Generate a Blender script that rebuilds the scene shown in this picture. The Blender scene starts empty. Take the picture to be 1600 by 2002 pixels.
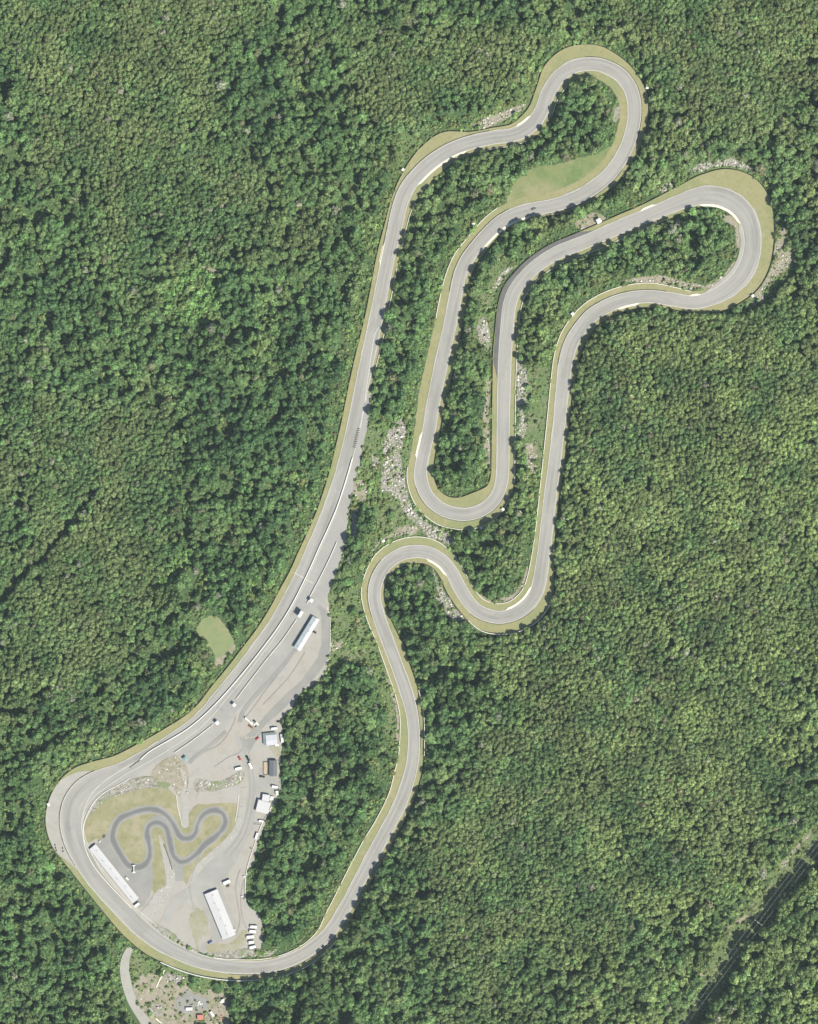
import bpy, bmesh, math, random
import numpy as np
from mathutils import Vector, Matrix

scene = bpy.context.scene
RNG = np.random.default_rng(11)
random.seed(5)
S = 0.5                                    # metres per photograph pixel

def W(px, py):
    return ((px - 800.0) * S, (1001.0 - py) * S)

# ------------------------------------------------------------------ camera, sky, sun
CAM_H = 3000.0
cam_d = bpy.data.cameras.new('camera')
cam = bpy.data.objects.new('camera', cam_d)
scene.collection.objects.link(cam)
cam.location = (0, 0, CAM_H)
cam.rotation_euler = (0, 0, 0)
cam_d.sensor_fit = 'VERTICAL'
cam_d.sensor_height = 24.0
cam_d.lens = 12.0 / (1001.0 * S / CAM_H)
cam_d.clip_start = 10.0
cam_d.clip_end = 20000.0
scene.camera = cam

SUN_EL = math.radians(50)
SUN_DIR = Vector((0.77, -0.63, 0)).normalized()          # horizontal direction towards the sun
world = bpy.data.worlds.new('World')
scene.world = world
world.use_nodes = True
nt = world.node_tree
nt.nodes.clear()
wo = nt.nodes.new('ShaderNodeOutputWorld')
bg = nt.nodes.new('ShaderNodeBackground')
sky = nt.nodes.new('ShaderNodeTexSky')
sky.sky_type = 'NISHITA'
sky.sun_disc = False
sky.sun_elevation = SUN_EL
sky.sun_rotation = math.atan2(SUN_DIR.x, SUN_DIR.y)
sky.altitude = 300
bg.inputs['Strength'].default_value = 0.085
nt.links.new(sky.outputs[0], bg.inputs['Color'])
nt.links.new(bg.outputs[0], wo.inputs['Surface'])

sun_d = bpy.data.lights.new('sun', 'SUN')
sun_d.energy = 4.6
sun_d.angle = math.radians(0.5)
sun_d.color = (1.0, 0.962, 0.855)
sun = bpy.data.objects.new('sun', sun_d)
scene.collection.objects.link(sun)
sd = Vector((SUN_DIR.x * math.cos(SUN_EL), SUN_DIR.y * math.cos(SUN_EL), math.sin(SUN_EL)))
sun.rotation_euler = sd.to_track_quat('Z', 'Y').to_euler()
sun.location = (600, -500, 800)

vs = scene.view_settings
vs.view_transform = 'Standard'
vs.look = 'None'
vs.exposure = 1.35
vs.gamma = 1.0

# ------------------------------------------------------------------ helpers
COL = scene.collection

def tag(o, label, cat, group=None, kind=None):
    o['label'] = label
    o['category'] = cat
    if group: o['group'] = group
    if kind: o['kind'] = kind
    return o

def link_mesh(name, verts, faces, mats, parent=None, mat_idx=None, loc=None):
    me = bpy.data.meshes.new(name)
    me.from_pydata([tuple(v) for v in verts], [], faces)
    for m in (mats if isinstance(mats, (list, tuple)) else [mats]):
        if m: me.materials.append(m)
    if mat_idx is not None:
        me.polygons.foreach_set('material_index', mat_idx)
    me.update()
    o = bpy.data.objects.new(name, me)
    COL.objects.link(o)
    if parent: o.parent = parent
    if loc is not None: o.location = loc
    return o

def empty(name, loc, rz=0.0):
    o = bpy.data.objects.new(name, None)
    COL.objects.link(o)
    o.location = loc
    o.rotation_euler = (0, 0, rz)
    o.empty_display_size = 1.0
    return o

class MB:
    """collects boxes, prisms and cylinders into one mesh"""
    def __init__(s): s.v = []; s.f = []
    def add(s, vs, fs):
        b = len(s.v); s.v += [tuple(q) for q in vs]; s.f += [tuple(b + i for i in q) for q in fs]
        return s
    def box(s, cx, cy, z0, lx, ly, lz, rz=0.0, tx=1.0, ty=1.0):
        c, n = math.cos(rz), math.sin(rz)
        out = []
        for z, kx, ky in ((z0, 1, 1), (z0 + lz, tx, ty)):
            for sx, sy in ((-1, -1), (1, -1), (1, 1), (-1, 1)):
                x, y = sx * lx / 2 * kx, sy * ly / 2 * ky
                out.append((cx + x * c - y * n, cy + x * n + y * c, z))
        return s.add(out, [(3, 2, 1, 0), (4, 5, 6, 7), (0, 1, 5, 4), (1, 2, 6, 5), (2, 3, 7, 6), (3, 0, 4, 7)])
    def prism(s, prof, y0, y1, ty=None):
        """profile in x,z extruded along y"""
        n = len(prof)
        a = [(x, y0, z) for x, z in prof]; b = [(x, y1, z) for x, z in prof]
        fs = [tuple(range(n)), tuple(range(2 * n - 1, n - 1, -1))]
        fs += [(i, i + n, (i + 1) % n + n, (i + 1) % n) for i in range(n)]
        return s.add(a + b, fs)
    def cyl(s, c, r, h, axis='z', n=12, r2=None):
        r2 = r if r2 is None else r2
        vs = []
        for t, rr in ((0, r), (1, r2)):
            for k in range(n):
                a = 2 * math.pi * k / n
                u, v, w = rr * math.cos(a), rr * math.sin(a), t * h
                p = {'z': (u, v, w), 'y': (u, w, v), 'x': (w, u, v)}[axis]
                vs.append((c[0] + p[0], c[1] + p[1], c[2] + p[2]))
        fs = [tuple(range(n - 1, -1, -1)), tuple(range(n, 2 * n))] + [(k, (k + 1) % n, (k + 1) % n + n, k + n) for k in range(n)]
        return s.add(vs, fs)
    def bar(s, p, q, r, n=6):
        p, q = Vector(p), Vector(q); d = (q - p).normalized()
        a = d.orthogonal().normalized(); b = d.cross(a)
        vs = [e + a * (r * math.cos(2 * math.pi * k / n)) + b * (r * math.sin(2 * math.pi * k / n)) for e in (p, q) for k in range(n)]
        fs = [tuple(range(n - 1, -1, -1)), tuple(range(n, 2 * n))] + [(k, (k + 1) % n, (k + 1) % n + n, k + n) for k in range(n)]
        return s.add(vs, fs)
    def build(s, name, mat, parent=None): return link_mesh(name, s.v, s.f, mat, parent)

# value noise on numpy arrays ---------------------------------------------------
_LAT = np.random.default_rng(3).random((64, 64, 8))
def vnoise(x, y, scale, ch=0):
    u = np.asarray(x, float) / scale + 1000.37; v = np.asarray(y, float) / scale + 1000.71
    i = np.floor(u).astype(int); j = np.floor(v).astype(int)
    a = u - i; b = v - j
    a = a * a * (3 - 2 * a); b = b * b * (3 - 2 * b)
    g = lambda p, q: _LAT[p % 64, q % 64, ch % 8]
    return (g(i, j) * (1 - a) + g(i + 1, j) * a) * (1 - b) + (g(i, j + 1) * (1 - a) + g(i + 1, j + 1) * a) * b

# materials ----------------------------------------------------------------------
def new_mat(name):
    m = bpy.data.materials.new(name); m.use_nodes = True
    n = m.node_tree; n.nodes.clear()
    out = n.nodes.new('ShaderNodeOutputMaterial'); b = n.nodes.new('ShaderNodeBsdfPrincipled')
    n.links.new(b.outputs[0], out.inputs['Surface'])
    b.inputs['Roughness'].default_value = 0.85
    b.inputs['Specular IOR Level'].default_value = 0.2
    return m, n, b, out

def ground_mat(name, layers, base, rough=0.9, k=0.485):
    """base colour, then layers of (colour, noise scale in 1/m, ramp lo, ramp hi, detail, amount), in world coordinates"""
    m, n, b, out = new_mat(name)
    base = tuple(v * k for v in base); layers = [(tuple(v * k for v in L_[0]), *L_[1:]) for L_ in layers]
    geo = n.nodes.new('ShaderNodeNewGeometry')
    prev = None
    for k, (c, sc, lo, hi, det, amt) in enumerate(layers):
        mp = n.nodes.new('ShaderNodeMapping'); mp.inputs['Location'].default_value = (17.3 * k + len(name) * 3.1, 9.1 * k, 0)
        n.links.new(geo.outputs['Position'], mp.inputs['Vector'])
        nz = n.nodes.new('ShaderNodeTexNoise'); nz.inputs['Scale'].default_value = sc; nz.inputs['Detail'].default_value = det
        nz.inputs['Roughness'].default_value = 0.6
        n.links.new(mp.outputs[0], nz.inputs['Vector'])
        mr = n.nodes.new('ShaderNodeMapRange'); mr.inputs[1].default_value = lo; mr.inputs[2].default_value = hi
        mr.inputs[3].default_value = 0; mr.inputs[4].default_value = amt
        n.links.new(nz.outputs[0], mr.inputs[0])
        mx = n.nodes.new('ShaderNodeMix'); mx.data_type = 'RGBA'
        n.links.new(mr.outputs[0], mx.inputs[0])
        if prev is None: mx.inputs[6].default_value = (*base, 1)
        else: n.links.new(prev, mx.inputs[6])
        mx.inputs[7].default_value = (*c, 1)
        prev = mx.outputs[2]
    if prev is None: b.inputs['Base Color'].default_value = (*base, 1)
    else: n.links.new(prev, b.inputs['Base Color'])
    b.inputs['Roughness'].default_value = rough
    return m

def paint(name, c, rough=0.5, metal=0.0, vary=0.12):
    dark = tuple(v * (1 - vary) for v in c)
    m = ground_mat(name, [(dark, 0.8, 0.4, 0.7, 4, 1.0)], c, rough, 0.56)
    b = [q for q in m.node_tree.nodes if q.type == 'BSDF_PRINCIPLED'][0]
    b.inputs['Metallic'].default_value = metal
    return m

def leaf_mat(name, lo=0.6, hi=1.4, transl=0.38, clump=0.55, amp=0.5):
    m = bpy.data.materials.new(name); m.use_nodes = True
    n = m.node_tree; n.nodes.clear()
    out = n.nodes.new('ShaderNodeOutputMaterial')
    at = n.nodes.new('ShaderNodeAttribute'); at.attribute_type = 'INSTANCER'; at.attribute_name = 'tint'
    geo = n.nodes.new('ShaderNodeNewGeometry')
    mr = n.nodes.new('ShaderNodeMapRange'); mr.inputs[3].default_value = lo; mr.inputs[4].default_value = hi
    n.links.new(geo.outputs['Random Per Island'], mr.inputs[0])
    nz = n.nodes.new('ShaderNodeTexNoise'); nz.inputs['Scale'].default_value = clump; nz.inputs['Detail'].default_value = 2
    n.links.new(geo.outputs['Position'], nz.inputs['Vector'])
    m2 = n.nodes.new('ShaderNodeMapRange'); m2.inputs[1].default_value = 0.36; m2.inputs[2].default_value = 0.64; m2.inputs[3].default_value = 1 - amp; m2.inputs[4].default_value = 1 + amp
    n.links.new(nz.outputs[0], m2.inputs[0])
    mm = n.nodes.new('ShaderNodeMath'); mm.operation = 'MULTIPLY'
    n.links.new(mr.outputs[0], mm.inputs[0]); n.links.new(m2.outputs[0], mm.inputs[1])
    vm = n.nodes.new('ShaderNodeVectorMath'); vm.operation = 'SCALE'
    n.links.new(at.outputs['Vector'], vm.inputs[0]); n.links.new(mm.outputs[0], vm.inputs['Scale'])
    d = n.nodes.new('ShaderNodeBsdfDiffuse'); t = n.nodes.new('ShaderNodeBsdfTranslucent'); mx = n.nodes.new('ShaderNodeMixShader')
    n.links.new(vm.outputs[0], d.inputs['Color']); n.links.new(vm.outputs[0], t.inputs['Color'])
    mx.inputs[0].default_value = transl
    n.links.new(d.outputs[0], mx.inputs[1]); n.links.new(t.outputs[0], mx.inputs[2]); n.links.new(mx.outputs[0], out.inputs['Surface'])
    return m

M = {}
M['ground'] = ground_mat('forest_floor', [((0.14, 0.18, 0.075), 0.06, 0.48, 0.66, 5, 0.6), ((0.05, 0.09, 0.036), 0.35, 0.42, 0.6, 4, 0.8)], (0.085, 0.15, 0.055))
M['brush'] = ground_mat('brush_ground', [((0.29, 0.265, 0.16), 0.06, 0.50, 0.64, 7, 0.8), ((0.09, 0.15, 0.055), 0.4, 0.42, 0.58, 6, 0.85)], (0.165, 0.215, 0.085))
def track_mat():
    m = ground_mat('weathered_asphalt', [((0.375, 0.362, 0.328), 0.03, 0.40, 0.62, 6, 0.8), ((0.30, 0.292, 0.27), 0.25, 0.52, 0.72, 6, 0.5), ((0.40, 0.39, 0.36), 1.4, 0.55, 0.8, 3, 0.4)], (0.347, 0.335, 0.306), 0.85)
    n = m.node_tree; b = [q for q in n.nodes if q.type == 'BSDF_PRINCIPLED'][0]
    src = b.inputs['Base Color'].links[0].from_socket
    a1 = n.nodes.new('ShaderNodeAttribute'); a1.attribute_name = 'across'; a2 = n.nodes.new('ShaderNodeAttribute'); a2.attribute_name = 'along'
    for kx, ky, lo, hi, c in ((2.6, 0.010, 0.44, 0.66, (0.80, 0.80, 0.80)), (5.5, 0.022, 0.52, 0.68, (1.12, 1.11, 1.08)), (0.5, 0.03, 0.56, 0.6, (0.93, 0.93, 0.92))):
        u = n.nodes.new('ShaderNodeMath'); u.operation = 'MULTIPLY'; u.inputs[1].default_value = kx
        v = n.nodes.new('ShaderNodeMath'); v.operation = 'MULTIPLY'; v.inputs[1].default_value = ky
        n.links.new(a1.outputs['Fac'], u.inputs[0]); n.links.new(a2.outputs['Fac'], v.inputs[0])
        cv = n.nodes.new('ShaderNodeCombineXYZ'); n.links.new(u.outputs[0], cv.inputs[0]); n.links.new(v.outputs[0], cv.inputs[1]); cv.inputs[2].default_value = kx
        nz = n.nodes.new('ShaderNodeTexNoise'); nz.inputs['Scale'].default_value = 1.0; nz.inputs['Detail'].default_value = 3
        n.links.new(cv.outputs[0], nz.inputs['Vector'])
        mr = n.nodes.new('ShaderNodeMapRange'); mr.inputs[1].default_value = lo; mr.inputs[2].default_value = hi
        n.links.new(nz.outputs[0], mr.inputs[0])
        mx = n.nodes.new('ShaderNodeMix'); mx.data_type = 'RGBA'; mx.blend_type = 'MULTIPLY'
        n.links.new(mr.outputs[0], mx.inputs[0]); n.links.new(src, mx.inputs[6]); mx.inputs[7].default_value = (*c, 1)
        src = mx.outputs[2]
    n.links.new(src, b.inputs['Base Color'])
    return m
M['asphalt'] = track_mat()
M['asphalt_b'] = ground_mat('paddock_asphalt', [((0.315, 0.306, 0.278), 0.035, 0.40, 0.60, 6, 0.8), ((0.40, 0.385, 0.35), 0.12, 0.5, 0.68, 7, 0.5), ((0.27, 0.26, 0.235), 0.5, 0.60, 0.74, 5, 0.5)], (0.36, 0.35, 0.32), 0.85)
M['asphalt_d'] = ground_mat('newer_asphalt', [((0.32, 0.31, 0.285), 0.06, 0.40, 0.62, 6, 0.8), ((0.23, 0.225, 0.205), 0.5, 0.58, 0.74, 5, 0.5)], (0.275, 0.268, 0.248), 0.85)
M['asphalt_k'] = ground_mat('kart_asphalt', [((0.22, 0.215, 0.205), 0.05, 0.40, 0.60, 6, 0.8), ((0.29, 0.28, 0.26), 0.4, 0.5, 0.72, 6, 0.6)], (0.135, 0.134, 0.132), 0.85)
M['asphalt_x'] = ground_mat('fresh_asphalt', [((0.165, 0.162, 0.156), 0.1, 0.35, 0.65, 5, 0.7)], (0.125, 0.123, 0.12), 0.85)
M['gravel'] = ground_mat('gravel_lot', [((0.395, 0.358, 0.305), 0.03, 0.44, 0.6, 6, 0.9), ((0.335, 0.318, 0.268), 0.10, 0.50, 0.66, 7, 0.7), ((0.45, 0.425, 0.38), 0.35, 0.55, 0.7, 6, 0.5), ((0.27, 0.255, 0.20), 0.9, 0.60, 0.74, 4, 0.5)], (0.395, 0.374, 0.336))
M['runoff'] = ground_mat('stone_runoff', [((0.35, 0.335, 0.29), 0.07, 0.4, 0.62, 6, 0.8), ((0.46, 0.44, 0.40), 0.7, 0.52, 0.70, 5, 0.7), ((0.26, 0.25, 0.20), 0.5, 0.60, 0.74, 5, 0.6)], (0.40, 0.385, 0.345))
M['rock'] = ground_mat('broken_rock', [((0.17, 0.165, 0.125), 0.35, 0.45, 0.58, 6, 0.9), ((0.50, 0.47, 0.41), 0.6, 0.52, 0.66, 6, 0.85), ((0.18, 0.23, 0.09), 0.07, 0.50, 0.62, 6, 0.8)], (0.34, 0.315, 0.27))
M['tan'] = ground_mat('bare_soil', [((0.20, 0.20, 0.10), 0.13, 0.45, 0.62, 6, 0.8), ((0.42, 0.37, 0.30), 0.35, 0.5, 0.7, 5, 0.8)], (0.335, 0.298, 0.228))
M['grass'] = ground_mat('dry_grass', [((0.235, 0.265, 0.115), 0.018, 0.47, 0.62, 6, 0.8), ((0.37, 0.325, 0.19), 0.07, 0.52, 0.68, 7, 0.75), ((0.20, 0.215, 0.095), 0.30, 0.52, 0.66, 6, 0.6), ((0.42, 0.38, 0.26), 1.0, 0.56, 0.72, 4, 0.45)], (0.305, 0.288, 0.140))
M['meadow'] = ground_mat('meadow_grass', [((0.33, 0.29, 0.165), 0.020, 0.46, 0.60, 6, 0.85), ((0.135, 0.205, 0.07), 0.045, 0.47, 0.60, 7, 0.85), ((0.28, 0.30, 0.14), 0.35, 0.5, 0.68, 6, 0.6), ((0.14, 0.19, 0.07), 1.1, 0.55, 0.72, 4, 0.5)], (0.205, 0.245, 0.098))
M['field'] = ground_mat('field_grass', [((0.30, 0.28, 0.16), 0.045, 0.46, 0.60, 7, 0.85), ((0.19, 0.25, 0.105), 0.12, 0.47, 0.60, 7, 0.75), ((0.29, 0.30, 0.16), 0.6, 0.52, 0.66, 6, 0.6)], (0.235, 0.275, 0.125))
M['infield'] = ground_mat('infield_grass', [((0.37, 0.33, 0.215), 0.06, 0.46, 0.62, 6, 0.85), ((0.20, 0.215, 0.09), 0.16, 0.5, 0.66, 6, 0.7), ((0.35, 0.31, 0.21), 0.9, 0.5, 0.7, 4, 0.5)], (0.285, 0.27, 0.145))
M['thin'] = ground_mat('thin_grass_on_gravel', [((0.30, 0.285, 0.17), 0.06, 0.42, 0.58, 7, 0.8), ((0.23, 0.245, 0.12), 0.2, 0.53, 0.68, 6, 0.7), ((0.42, 0.39, 0.33), 0.5, 0.54, 0.7, 6, 0.6)], (0.36, 0.34, 0.26))
M['white'] = paint('white_paint', (0.72, 0.71, 0.66), 0.5)
M['line'] = paint('faded_line', (0.72, 0.69, 0.58), 0.7, vary=0.3)
M['line2'] = paint('worn_line', (0.60, 0.58, 0.50), 0.7, vary=0.3)
M['cream'] = paint('cream_kerb', (0.85, 0.79, 0.62), 0.7, vary=0.3)
M['concrete'] = paint('concrete', (0.80, 0.77, 0.66), 0.85, vary=0.3)
M['rail'] = paint('weathered_rail', (0.085, 0.08, 0.065), 0.8, vary=0.3)  # near-black: painted shade at the asphalt edge, and the kart tyre row
M['roofw'] = ground_mat('white_metal_roof', [((0.55, 0.545, 0.545), 0.12, 0.4, 0.62, 6, 0.8), ((0.50, 0.49, 0.47), 0.7, 0.56, 0.72, 5, 0.5)], (0.57, 0.56, 0.555), 0.6)
M['roofb'] = ground_mat('pale_blue_metal_roof', [((0.46, 0.50, 0.51), 0.3, 0.4, 0.65, 4, 0.7)], (0.42, 0.475, 0.49), 0.45)
M['roofg'] = ground_mat('lilac_grey_roof', [((0.50, 0.50, 0.53), 0.3, 0.4, 0.65, 4, 0.7)], (0.55, 0.55, 0.59), 0.5)
M['roofd'] = ground_mat('dark_shingle_roof', [((0.12, 0.13, 0.135), 0.8, 0.4, 0.65, 5, 0.7)], (0.155, 0.165, 0.175), 0.8)
M['teal'] = paint('teal_canvas', (0.22, 0.33, 0.31), 0.7)
M['wallg'] = paint('grey_cladding', (0.40, 0.39, 0.37), 0.7)
M['wallgreen'] = paint('green_grey_cladding', (0.20, 0.25, 0.22), 0.7)
M['deck'] = ground_mat('timber_deck', [((0.42, 0.32, 0.22), 0.6, 0.4, 0.65, 4, 0.7)], (0.50, 0.39, 0.29))
M['brown'] = paint('brown_timber', (0.13, 0.095, 0.06), 0.8)
M['black'] = paint('black_rubber', (0.018, 0.018, 0.017), 0.85)
M['glass'] = paint('dark_glass', (0.03, 0.035, 0.04), 0.1)
M['lamp'] = paint('headlamp_lens', (0.7, 0.7, 0.66), 0.2)
M['steel'] = paint('grey_steel', (0.34, 0.35, 0.35), 0.5, 0.3)
M['red'] = paint('red_paint', (0.42, 0.045, 0.04), 0.35)
M['blue'] = paint('blue_paint', (0.05, 0.075, 0.26), 0.35)
M['dark'] = paint('black_paint', (0.022, 0.023, 0.025), 0.3)
M['orange'] = paint('orange_paint', (0.50, 0.13, 0.045), 0.45)
M['rust'] = paint('faded_red_steel', (0.52, 0.20, 0.14), 0.6)
M['green'] = paint('dark_green_steel', (0.035, 0.10, 0.065), 0.55)
M['kart'] = paint('grey_kart_body', (0.12, 0.12, 0.12), 0.5)
M['bark'] = ground_mat('bark', [((0.07, 0.055, 0.04), 1.5, 0.4, 0.6, 4, 0.8)], (0.12, 0.10, 0.075))
M['wire'] = paint('bright_aluminium_wire', (0.6, 0.63, 0.62), 0.5, 0.0)
M['leaf'] = leaf_mat('leaves', 0.74, 1.28, 0.43, 0.5, 0.29)
M['stone'] = leaf_mat('boulder_stone', 0.7, 1.25, 0.0, 0.8, 0.3)

# ------------------------------------------------------------------ splines and strips
def catmull(pts, step=2.0, closed=False):
    P = np.array(pts, float)
    n = len(P)
    out = []
    rng = range(n) if closed else range(n - 1)
    for i in rng:
        if closed: p0, p1, p2, p3 = P[(i - 1) % n], P[i], P[(i + 1) % n], P[(i + 2) % n]
        else: p0, p1, p2, p3 = P[max(i - 1, 0)], P[i], P[i + 1], P[min(i + 2, n - 1)]
        L = np.hypot(*(p2 - p1)[:2]); k = max(1, int(math.ceil(L / step)))
        # centripetal knots on xy
        t0 = 0.0; t1 = t0 + max(np.hypot(*(p1 - p0)[:2]), 1e-3) ** 0.5; t2 = t1 + max(L, 1e-3) ** 0.5; t3 = t2 + max(np.hypot(*(p3 - p2)[:2]), 1e-3) ** 0.5
        for s in range(k):
            t = t1 + (t2 - t1) * s / k
            A1 = (t1 - t) / (t1 - t0) * p0 + (t - t0) / (t1 - t0) * p1
            A2 = (t2 - t) / (t2 - t1) * p1 + (t - t1) / (t2 - t1) * p2
            A3 = (t3 - t) / (t3 - t2) * p2 + (t - t2) / (t3 - t2) * p3
            B1 = (t2 - t) / (t2 - t0) * A1 + (t - t0) / (t2 - t0) * A2
            B2 = (t3 - t) / (t3 - t1) * A2 + (t - t1) / (t3 - t1) * A3
            out.append((t2 - t) / (t2 - t1) * B1 + (t - t1) / (t2 - t1) * B2)
    if not closed: out.append(P[-1])
    return np.array(out)

def zoomed(x0, y0, s, pts):
    return [(x0 + x / s, y0 + y / s) for x, y in pts]

def patch(name, pts, z, mat, smooth=True, jit=0.0, label=None, cat='ground', kind='structure'):
    """flat polygon sheet from photograph coordinates"""
    z = zlayer(z)
    if smooth: q = catmull(pts, 2.0, True)
    else: q = np.array(pts, float)
    if jit:
        if not smooth:
            q2 = []
            for i in range(len(q)):
                a, b = q[i], q[(i + 1) % len(q)]; k = max(1, int(np.hypot(*(b - a)) / 2))
                q2 += [a + (b - a) * t / k for t in range(k)]
            q = np.array(q2)
        q = q + jit * (np.stack([vnoise(q[:, 0], q[:, 1], 4.0, 1), vnoise(q[:, 0], q[:, 1], 4.0, 2)], 1) - 0.5) * 2
    xy = [W(a, b) for a, b in q]
    bm = bmesh.new()
    vs_ = [bm.verts.new((x, y, z)) for x, y in xy]
    es = [bm.edges.new((vs_[i], vs_[(i + 1) % len(vs_)])) for i in range(len(vs_))]
    bmesh.ops.triangle_fill(bm, edges=es, use_beauty=True, use_dissolve=False, normal=(0, 0, 1))
    for f in bm.faces:
        if f.normal.z < 0: f.normal_flip()
    me = bpy.data.meshes.new(name); bm.to_mesh(me); bm.free()
    me.materials.append(mat)
    o = bpy.data.objects.new(name, me); COL.objects.link(o)
    tag(o, label or name.replace('_', ' '), cat, kind=kind)
    return o

def strip_mesh(name, A, B, z, mat, label, cat='road', closed=False, kind='structure'):
    """quad strip between two world polylines"""
    z = zlayer(z)
    n = len(A)
    v = [(x, y, z) for x, y in A] + [(x, y, z) for x, y in B]
    f = [(i, i + n, (i + 1) % n + n, (i + 1) % n) for i in range(n if closed else n - 1)]
    o = link_mesh(name, v, f, mat)
    for p in o.data.polygons:
        if p.normal.z < 0: p.flip()
    if label: tag(o, label, cat, kind=kind)
    return o

def offset(P, d):
    """offset world polyline to its left by d (scalar or array)"""
    T = np.gradient(P, axis=0); T /= np.maximum(np.hypot(T[:, 0], T[:, 1]), 1e-6)[:, None]
    N = np.stack([-T[:, 1], T[:, 0]], 1)
    return P + N * np.broadcast_to(np.asarray(d, float), (len(P),))[:, None]

def ribbon(name, pts, width_px, z, mat, label, cat='road', closed=False):
    q = catmull(pts, 2.0, closed)
    P = np.array([W(a, b) for a, b in q[:, :2]])
    w = (q[:, 2] if q.shape[1] > 2 else np.full(len(q), width_px)) * S / 2
    if closed:
        Pe = np.vstack([P[-3:], P, P[:3]]); we = np.concatenate([w[-3:], w, w[:3]])
        A, B = offset(Pe, we)[3:-3], offset(Pe, -we)[3:-3]
    else: A, B = offset(P, w), offset(P, -w)
    return strip_mesh(name, A, B, z, mat, label, cat, closed)

def wall_along(name, P, w, h, mat, label, cat, z0=0.0, group=None, parent=None):
    """solid low wall following a world polyline"""
    P = np.asarray(P, float)
    A, B = offset(P, w / 2), offset(P, -w / 2)
    n = len(P)
    v = [(x, y, z0) for x, y in A] + [(x, y, z0) for x, y in B] + [(x, y, z0 + h) for x, y in A] + [(x, y, z0 + h) for x, y in B]
    f = []
    for i in range(n - 1):
        f += [(2 * n + i, 3 * n + i, 3 * n + i + 1, 2 * n + i + 1), (i, 2 * n + i, 2 * n + i + 1, i + 1), (n + i + 1, 3 * n + i + 1, 3 * n + i, n + i)]
    f += [(0, n, 3 * n, 2 * n), (n - 1, 3 * n - 1, 4 * n - 1, 2 * n - 1)][0:1] + [(2 * n - 1, n - 1, 3 * n - 1, 4 * n - 1)]
    o = link_mesh(name, v, f, mat, parent)
    if label: tag(o, label, cat, group)
    return o

def arc(pts_px, step=3.0):
    return np.array([W(a, b) for a, b in catmull(pts_px, step)])

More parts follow.
